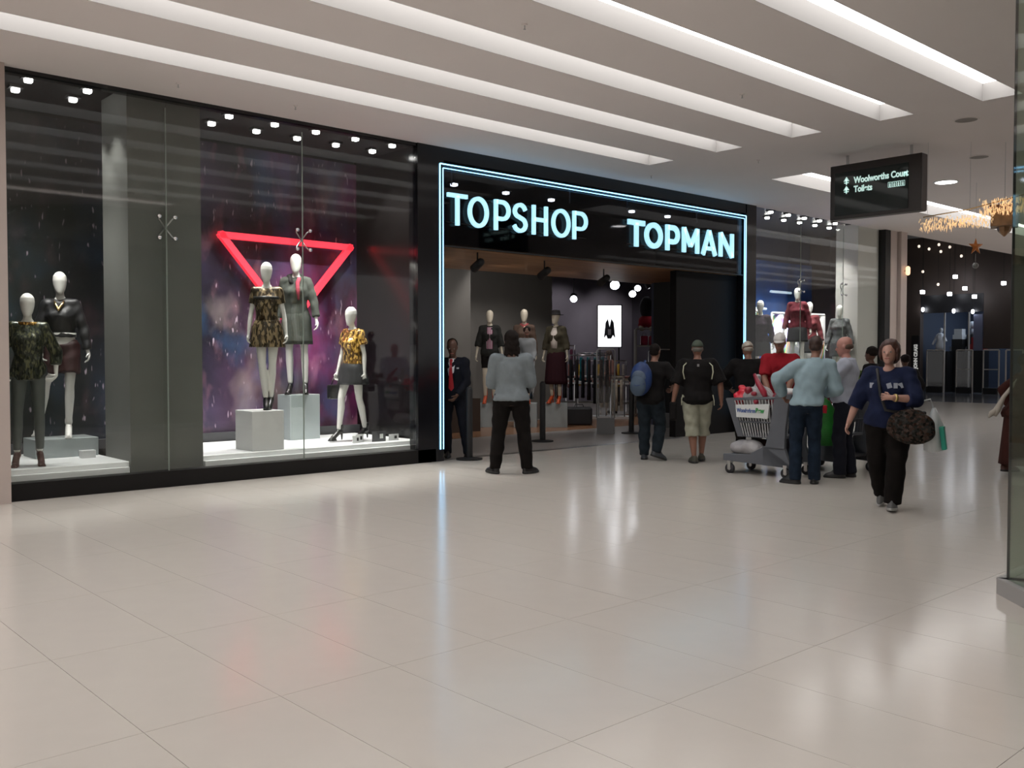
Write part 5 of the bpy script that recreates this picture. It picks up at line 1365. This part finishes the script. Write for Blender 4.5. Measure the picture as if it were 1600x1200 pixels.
# A
L = (2.97, 11.10, .30)
g = mannequin('white mannequin in dark sequinned dress and brown ankle boots, leftmost in the window', L, away(L, 178), 1.76, feet=((.12, .02), (-.10, -.02)), hands=((.27, .06, .98), (-.27, .02, .98)), elb=((1.2, -.9, 0), (-1.2, -.9, 0)), fingers=((-.5, .5, -.6), (.5, .5, -.6)))
top(g, 'sequin_dress', SEQ_G, 1.55, .74, .024, .06, 3, neck=1.42, loose=.012)
trousers(g, 'tights', TIGHT, 1.0, .003, ztop=.95, fold=0); shoe(g, mat('boot_brown', (.085, .028, .02), .4), 'ankleboot')
part('gold_yoke', MB().loft([g.rings(.028, 1.39, 1.40)[-1], [p + Vector((0, 0, .03)) for p in g.rings(.018, 1.39, 1.40)[-1]]]), SEQ_Y, g.root, True)
# B
L = (3.56, 11.95, .52)
g = mannequin('white mannequin in black jacket, gold necklace and dark red shorts on low grey block', L, away(L, 170), 1.86, feet=((.26, -.08), (-.08, .05)), hands=((.20, .10, 1.02), (-.33, .08, .93)), elb=((1.2, -.8, 0), (-1, -.8, 0)), hyaw=10, hipsh=-.02)
top(g, 'jacket', mat('jacket_black', (.012, .012, .014), .5), 1.9, 1.0, .026, 0, 4, neck=1.42)
trousers(g, 'shorts', mat('shorts_maroon', (.030, .006, .007), .6), .34, .02, flare=.03, ztop=1.0)
part('waist_top', MB().loft([g.rings(.020, 1.0, 1.02)[-1], [p + Vector((0, 0, .05)) for p in g.rings(.022, 1.0, 1.02)[-1]]]), M_mann, g.root, True)
mbn = MB().tube([front(g, 1.44, -.05, .03), front(g, 1.40, -.035, .04), front(g, 1.34, .0, .045), front(g, 1.40, .035, .04), front(g, 1.44, .05, .03)], [.010, .018, .024, .018, .010], 8)
part('necklace', mbn, M_gold, g.root, True)
shoe(g, M_mann, 'heel')
# C
L = (5.80, 11.10, .80)
g = mannequin('white mannequin in short bronze patterned dress and black heels, standing on the white cube', L, away(L, 172), 1.78, feet=((.02, .03), (-.035, -.04)), hands=((.24, .04, .88), (-.26, .05, .88)), fyaw=(10, -5))
top(g, 'bronze_dress', SEQ_B, .55, 1.0, .018, 0, 5, neck=1.40, fold=.002); skirt(g, 'dress_skirt', SEQ_B, 1.06, .70, .05, .012); shoe(g, mat('heel_black', (.01, .01, .01), .3), 'heel')
part('dark_bust_band', MB().loft([g.rings(.026, 1.30, 1.31)[-1], [p + Vector((0, 0, .035)) for p in g.rings(.026, 1.30, 1.31)[-1]]]), mat('band_black', (.01, .01, .01), .4), g.root, True)
# D
L = (6.77, 12.08, .94)
g = mannequin('white mannequin in dark grey coat and pink scarf on the tall grey block', L, away(L, 174), 1.89, feet=((.09, 0), (-.12, 0)), hands=((.26, .05, .95), (-.30, .12, 1.02)), elb=((1, -.8, 0), (-1.2, -.8, 0)))
top(g, 'coat', mat('coat_grey', (.055, .06, .052), .85, var=.2), 1.75, .95, .028, 0, 6, neck=1.43); skirt(g, 'coat_skirt', mat('coat_grey', (0, 0, 0)), 1.04, .58, .03, .022); shoe(g, mat('heel_black', (.01, .01, .01), .3), 'ankleboot')
part('fur_collar', MB().tube([g.C(1.47) + Vector((-.08, .0, 0)), g.C(1.48) + Vector((-.05, -.06, 0)), g.C(1.48) + Vector((.05, -.06, 0)), g.C(1.47) + Vector((.09, .0, 0)), front(g, 1.38, .05, .04), ], [.04, .045, .045, .045, .03], 8), mat('fur_dark', (.03, .028, .028), .95), g.root, True)
part('scarf', MB().tube([front(g, 1.45, -.05, .03), front(g, 1.38, -.03, .045), front(g, 1.28, -.04, .05), front(g, 1.16, -.045, .045)], [.025, .03, .03, .015], 8), mat('scarf_pink', (.35, .05, .08), .8), g.root, True)
# E
L = (7.16, 11.22, .30)
g = mannequin('white mannequin in gold sequinned top and black skirt, walking pose, right of the white cube', L, away(L, 132), 1.76, feet=((.10, .17), (-.02, -.20, .02)), hands=((.22, .12, .84), (-.24, -.02, .80)), elb=((.6, -1, 0), (-.6, -1, 0)), fyaw=(0, 0), hyaw=12, hpitch=-5)
top(g, 'gold_top', SEQ_Y, .55, .98, .024, .03, 7, neck=1.40, loose=.02); skirt(g, 'black_skirt', mat('skirt_black', (.012, .012, .013), .5), 1.04, .70, .07, .014, pleat=.03); shoe(g, MATS['heel_black'], 'heel')
hc = g.HC[0]
hb = held(g, 'handbag', MB().cb(hc + Vector((0, .02, -.20)), (.09, .24, .20)), mat('bag_black', (.008, .008, .008), .35), 'black handbag hanging from the hand of the gold-topped mannequin', 'bag', False)
bevel_mesh(hb.data, .02)
part('handle', MB().tube([hc + Vector((0, -.06, -.11)), hc + Vector((0, -.03, -.01)), hc + Vector((0, .05, -.01)), hc + Vector((0, .09, -.11))], .009, 6), MATS['bag_black'], hb, True)
# F G H at the entrance
ORG = mat('shoe_orange', (.45, .07, .02), .4)
CR = dict(skinm=M_mannc)
L = (12.78, 14.82, .50)
g = mannequin('cream mannequin in dark jacket over a plum striped shirt, left at the entrance', L, away(L, 178), 1.82, .09, M_mannc, feet=((.09, 0), (-.09, .03)), hands=((.30, .04, .90), (-.28, .05, .90)))
top(g, 'jacket', mat('jacket_dk', (.018, .018, .016), .85), 1.3, .84, .032, .03, 2, neck=1.42, loose=.014); trousers(g, 'shorts', BLKT, .36, .014)
mb = MB(); rg = []
for z, hw in ((1.43, .05), (1.30, .065), (1.15, .065), (1.0, .06)):
    a, b, c_ = front(g, z, -hw, .034), front(g, z, hw, .034), front(g, z, 0, .045); rg.append([a, c_, b, b - Vector((0, .03, 0)), a - Vector((0, .03, 0))])
mb.loft(rg); part('striped_shirt', mb, stripes('stripe_plum', ((.13, .02, .05), (.45, .35, .38)), 28), g.root); shoe(g, ORG, 'ankleboot')
L = (13.30, 14.33, .50)
g = mannequin('cream mannequin in brown jacket and rose scarf, behind the person in the grey sweater', L, away(L, 175), 1.84, .09, M_mannc, feet=((.09, 0), (-.09, .03)))
top(g, 'jacket', mat('jacket_brown', (.085, .055, .04), .85), 1.9, .86, .028, .02, 2, neck=1.42); trousers(g, 'trousers', BLKT, .96, .008)
part('scarf', MB().tube([g.C(1.46) + Vector((.07, 0, 0)), g.C(1.45) + Vector((0, .07, -.02)), g.C(1.46) + Vector((-.07, 0, 0)), g.C(1.47) + Vector((0, -.07, 0)), g.C(1.46) + Vector((.07, 0, 0))], .038, 10), mat('scarf_rose', (.30, .07, .07), .9), g.root, True); shoe(g, ORG, 'ankleboot')
L = (13.82, 13.92, .50)
g = mannequin('cream mannequin in black hat, olive blazer, cream blouse and long burgundy skirt', L, away(L, 160), 1.80, .09, M_mannc, feet=((.09, 0), (-.09, .03)), hands=((.30, .02, .86), (-.28, .05, .9)), hyaw=-25)
top(g, 'blazer', mat('blazer_olive', (.055, .047, .030), .85, var=.2), 1.5, .86, .03, .05, 2, neck=1.42, loose=.01)
mb = MB(); rg = []
for z, hw in ((1.44, .04), (1.30, .075), (1.15, .07), (1.02, .06)):
    a, b, c_ = front(g, z, -hw, .034), front(g, z, hw, .034), front(g, z, 0, .045); rg.append([a, c_, b, b - Vector((0, .03, 0)), a - Vector((0, .03, 0))])
mb.loft(rg); part('blouse', mb, mat('blouse_cream', (.55, .48, .42), .7), g.root, True)
skirt(g, 'long_skirt', mat('skirt_burgundy', (.026, .007, .010), .85), 1.02, .30, .05, .026, pleat=.03); shoe(g, ORG, 'ankleboot')
hm = MB(); HM = g.HM
hm.loft([[HM @ Vector((rx * math.cos(2 * PI * i / 20), -.006 + rx * 1.1 * math.sin(2 * PI * i / 20), z)) for i in range(20)] for z, rx in ((.165, .15), (.172, .15), (.178, .088), (.235, .082), (.262, .07), (.268, .02))])
part('hat', hm, mat('hat_black', (.012, .011, .011), .8), g.root, True)
# right window
RW = ((17.30, 11.30, .34, 'mannequin with a dark checked coat at the left edge of the right window', (.03, .018, .03), 1.92, 170, BLK, .42), (18.62, 11.22, .34, 'tall mannequin in red jacket over black dress in the right window', (.10, .016, .024), 1.92, 176, BLK, .74), (19.60, 11.50, .34, 'mannequin in dusty red top just right of the one in red jacket', (.13, .03, .035), 1.9, 180, BLK, .50), (20.02, 10.98, .34, 'mannequin in grey jacket at the right end of the right window', (.12, .125, .13), 1.9, 170, BLK, .42))
for i, (x, y, z, lab, c_, H, ph, tm_, bl) in enumerate(RW):
    L = (x, y, z + bl)
    o = part('display_block', MB().box(-.2, .2, -.2, .2, 0, bl), M_white, bev=.006, loc=(x, y, z)); tag(o, 'white display block, %s from the left in the right window' % ORD[i], 'display block')
    g = mannequin(lab, L, away(L, ph), H - .12, .08, feet=((.1, 0), (-.1, 0)), hands=((.30, .05, .88), (-.30, .05, .88)))
    top(g, 'jacket', mat('rw_top%d' % i, c_, .8, var=.3, scale=14), 1.9, .90, .03, .04, i, neck=1.43); skirt(g, 'skirt', mat('rw_skirt', (.015, .015, .018), .7), 1.0, .62, .04, .02); shoe(g, MATS['heel_black'], 'heel')

# ------------------------------------------------------------------ shopping trolleys and bags
PL = mat('trolley_grey', (.10, .108, .125), .5, var=.05)
PLD = mat('trolley_dark', (.03, .03, .034), .6)
def trolley(lab, loc, rz, board):
    """local +Y is the front of the trolley, side shown is -X; origin on the floor"""
    t = empty('shopping_trolley', lab, 'shopping trolley', loc, rz)
    # basket frame: top rim and bottom rim
    def P(x, y, z): return Vector((x, y, z))
    ft, fb = .48, .36      # front y at top and bottom
    rt, rb = -.30, -.26
    wt, wb = .27, .20
    zt, zb = .98, .47
    rim = MB().tube([P(-wt, rt, zt), P(-wt, ft, zt - .04), P(wt, ft, zt - .04), P(wt, rt, zt), P(-wt, rt, zt)], .018, 8)
    part('basket_rim', rim, PL, t, True)
    part('basket_floor', MB().loft([[P(-wb, rb, zb), P(wb, rb, zb), P(wb, fb, zb), P(-wb, fb, zb)], [P(-wb - .01, rb, zb + .03), P(wb + .01, rb, zb + .03), P(wb + .01, fb, zb + .03), P(-wb - .01, fb, zb + .03)]]), PL, t)
    for s_ in (-1, 1):
        for i in range(18):
            u = (i + .5) / 18
            yt = rt + (ft - rt) * u; yb = rb + (fb - rb) * u
            part('slat', MB().tube([P(s_ * wb, yb, zb + .01), P(s_ * wt, yt, zt - .02 - .03 * u)], .0085, 5), mat('slat_pale', (.42, .43, .44), .4) if board else PL, t)
        part('side_rail', MB().tube([P(s_ * (wb + .032), rb - .01, zb + .20), P(s_ * (wb + .032), fb + .04, zb + .19)], .013, 6), PL, t, True)
        part('front_upright', MB().loft([[P(s_ * (wb - .015), fb - .08, zb), P(s_ * (wb + .015), fb - .08, zb), P(s_ * (wb + .015), fb, zb), P(s_ * (wb - .015), fb, zb)], [P(s_ * (wt - .015), ft - .10, zt - .03), P(s_ * (wt + .018), ft - .10, zt - .03), P(s_ * (wt + .018), ft + .01, zt - .03), P(s_ * (wt - .015), ft + .01, zt - .03)]]), PL, t)
        # solid rear side panel
        x0, x1 = s_ * .235, s_ * .285
        part('rear_panel', MB().loft([[P(x0, -.33, .34), P(x1, -.33, .34), P(x1, -.06, .34), P(x0, -.06, .34)], [P(x0, -.34, .60), P(x1, -.34, .60), P(x1, -.13, .60), P(x0, -.13, .60)], [P(x0, -.38, .90), P(x1, -.38, .90), P(x1, -.17, .90), P(x0, -.17, .90)], [P(x0, -.43, 1.03), P(x1, -.43, 1.03), P(x1, -.20, 1.02), P(x0, -.20, 1.02)]]), PL, t, bev=.006)
        # chassis side
        part('chassis_side', MB().loft([[P(x0, -.42, .13), P(x1, -.42, .13), P(x1, -.40, .17), P(x0, -.40, .17)], [P(x0, -.05, .14), P(x1, -.05, .14), P(x1, -.06, .38), P(x0, -.06, .38)], [P(x0, .15, .15), P(x1, .15, .15), P(x1, .15, .26), P(x0, .15, .26)], [P(x0, .52, .16), P(x1, .52, .16), P(x1, .52, .245), P(x0, .52, .245)]]), PL, t, bev=.006)
        part('chassis_rear', MB().loft([[P(x0, -.42, .13), P(x1, -.42, .13), P(x1, -.04, .14), P(x0, -.04, .14)], [P(x0, -.33, .36), P(x1, -.33, .36), P(x1, -.04, .37), P(x0, -.04, .37)]]), PL, t)
        for y in (.44, -.34):
            w_ = part('wheel', MB().cap((s_ * .24, y, .062), (s_ * .275, y, .062), .062, .062, 20, False, False), PLD, t, True)
            part('fork', MB().box(s_ * .232 - .004, s_ * .232 + .004, y - .02, y + .02, .05, .15).box(s_ * .283 - .004, s_ * .283 + .004, y - .02, y + .02, .05, .15).box(s_ * .258 - .03, s_ * .258 + .03, y - .025, y + .025, .135, .16), M_steel, w_)
            part('hub', MB().cap((s_ * .235, y, .062), (s_ * .280, y, .062), .022, .022, 12, False, False), M_steel, w_)
    for i in range(9):
        u = (i + .5) / 9 * 2 - 1
        part('front_slat', MB().tube([P(u * wb, fb, zb + .01), P(u * wt, ft, zt - .05)], .0085, 5), PL, t)
    part('front_bumper', MB().box(-.28, .28, .48, .53, .16, .24), PL, t, bev=.01)
    part('lower_tray', MB().box(-.24, .24, -.30, .50, .20, .225), PLD, t)
    part('handle', MB().tube([P(-.26, -.44, 1.03), P(-.27, -.50, 1.05), P(.27, -.50, 1.05), P(.26, -.44, 1.03)], .018, 10), PL, t, True)
    if board:
        b = part('name_board', MB().loft([[P(-.262, -.105, .72), P(-.262, .335, .72), P(-.262, .35, .875), P(-.262, -.125, .90)], [P(-.290, -.105, .72), P(-.290, .335, .72), P(-.290, .35, .875), P(-.290, -.125, .90)]]), mat('board_white', (.58, .60, .60), .4), t, bev=.004)
        for s_t, y0, m_ in (('Wonderhem', .325, mat('board_blue', (.07, .12, .30), .5)), ('Bew', .06, mat('board_green', (.03, .25, .06), .5))):
            me = text_mesh(s_t, .07, .002, .003)
            me.transform(Matrix.Translation((-.293, y0, .785)) @ Rm @ Matrix.Diagonal((.72 if y0 > .2 else .95, 1 if y0 > .2 else 1.2, 1, 1)))
            link('lettering', me, m_, b)
    return t
CT = (10.38, 6.60, 0); trolley('grey plastic shopping trolley with white name board, full of red and white bags, in front', CT, R(3), True)
CT2 = (11.38, 6.28, 0); trolley('grey shopping trolley behind the first, with a green bag hung on it', CT2, R(-8), False)
def blob(n_, lab, c, r, m, rot=0, crumple=.018, seed=0, extra=None, f=1.0):
    mb = MB().ell((0, 0, 0), r, 18, 12)
    if extra:
        for a, b, r0, r1 in extra: mb.cap(a, b, r0, r1)
    o = link(n_, remesh(mb, .012, 1, crumple, seed, f), m, None, c, rot); tag(o, lab, 'bag'); return o
PRED = mat('plastic_red', (.55, .012, .03), .3, var=.25, scale=9); PWH = mat('plastic_greywhite', (.34, .33, .34), .35, var=.2, scale=8); PDR = mat('plastic_darkred', (.25, .012, .03), .35, var=.3)
blob('carrier_bag', 'crumpled bright red bag at the front end of the first trolley', (10.36, 6.96, .95), (.19, .16, .13), PRED, 0, .022, 1, [((0, 0, .05), (-.02, .05, .13), .07, .04)], 1.4)
b_ = blob('carrier_bag', 'grey-white bag with red edges heaped in the middle of the first trolley', (10.30, 6.74, .96), (.20, .19, .15), PWH, 0, .018, 3, [((0, 0, .08), (.0, .02, .26), .08, .03)], 1.4)
part('red_edge', MB().tube([(-.10, .0, .30), (-.16, -.10, .18), (-.18, -.19, .08), (-.14, -.20, -.02)], [.02, .035, .04, .02], 8), PDR, b_, True)
part('red_print', MB().ell((-.17, .04, .10), (.05, .05, .05)).ell((-.185, -.05, .06), (.03, .04, .03)).ell((-.185, -.08, -.04), (.03, .035, .03)), PDR, b_, True)
blob('carrier_bag', 'dark red bag at the handle end of the first trolley', (10.42, 6.52, .94), (.16, .13, .10), PDR, 0, .02, 5, None, 1.4)
o = blob('carrier_bag', 'white roll of plastic lying on top at the back of the first trolley', (10.55, 6.50, 1.04), (.06, .15, .05), mat('plastic_bright', (.65, .65, .64), .3), R(20), .008, 2)
blob('carrier_bag', 'white packed bag on the lower tray of the first trolley', (10.24, 6.86, .325), (.13, .25, .11), PWH, 0, .010, 4)
blob('carrier_bag', 'dark brown package under the basket of the first trolley', (10.50, 6.84, .33), (.13, .22, .10), mat('pack_brown', (.06, .02, .015), .5), 0, .01, 6)
blob('carrier_bag', 'bright red bag heaped in the second trolley', (11.34, 6.40, 1.02), (.19, .24, .16), PRED, 0, .024, 7, [((0, .05, .05), (0, .0, .20), .08, .05)], 1.4)
blob('carrier_bag', 'orange-brown paper bag at the back of the second trolley', (11.40, 6.15, 1.06), (.15, .14, .18), mat('paper_orange', (.35, .09, .03), .6, var=.2), 0, .012, 8, None, 1.2)
mb = MB(); rg = []
for z, r_ in ((.0, .16), (.20, .17), (.45, .16), (.55, .10), (.60, .05)):
    rg.append([Vector((r_ * .55 * math.cos(2 * PI * i / 18) * (1 + .07 * math.sin(i * 2.7 + z * 9)), r_ * math.sin(2 * PI * i / 18), z)) for i in range(18)])
mb.loft(rg); o = part('carrier_bag', mb, mat('plastic_green', (.02, .20, .025), .4, var=.3), None, True, loc=(10.93, 6.22, .36), rz=R(10)); tag(o, 'tall bright green bag hanging between the two trolleys', 'bag')
part('red_label', MB().cb((-.075, -.05, .46), (.02, .07, .10)), PRED, o, bev=.004)
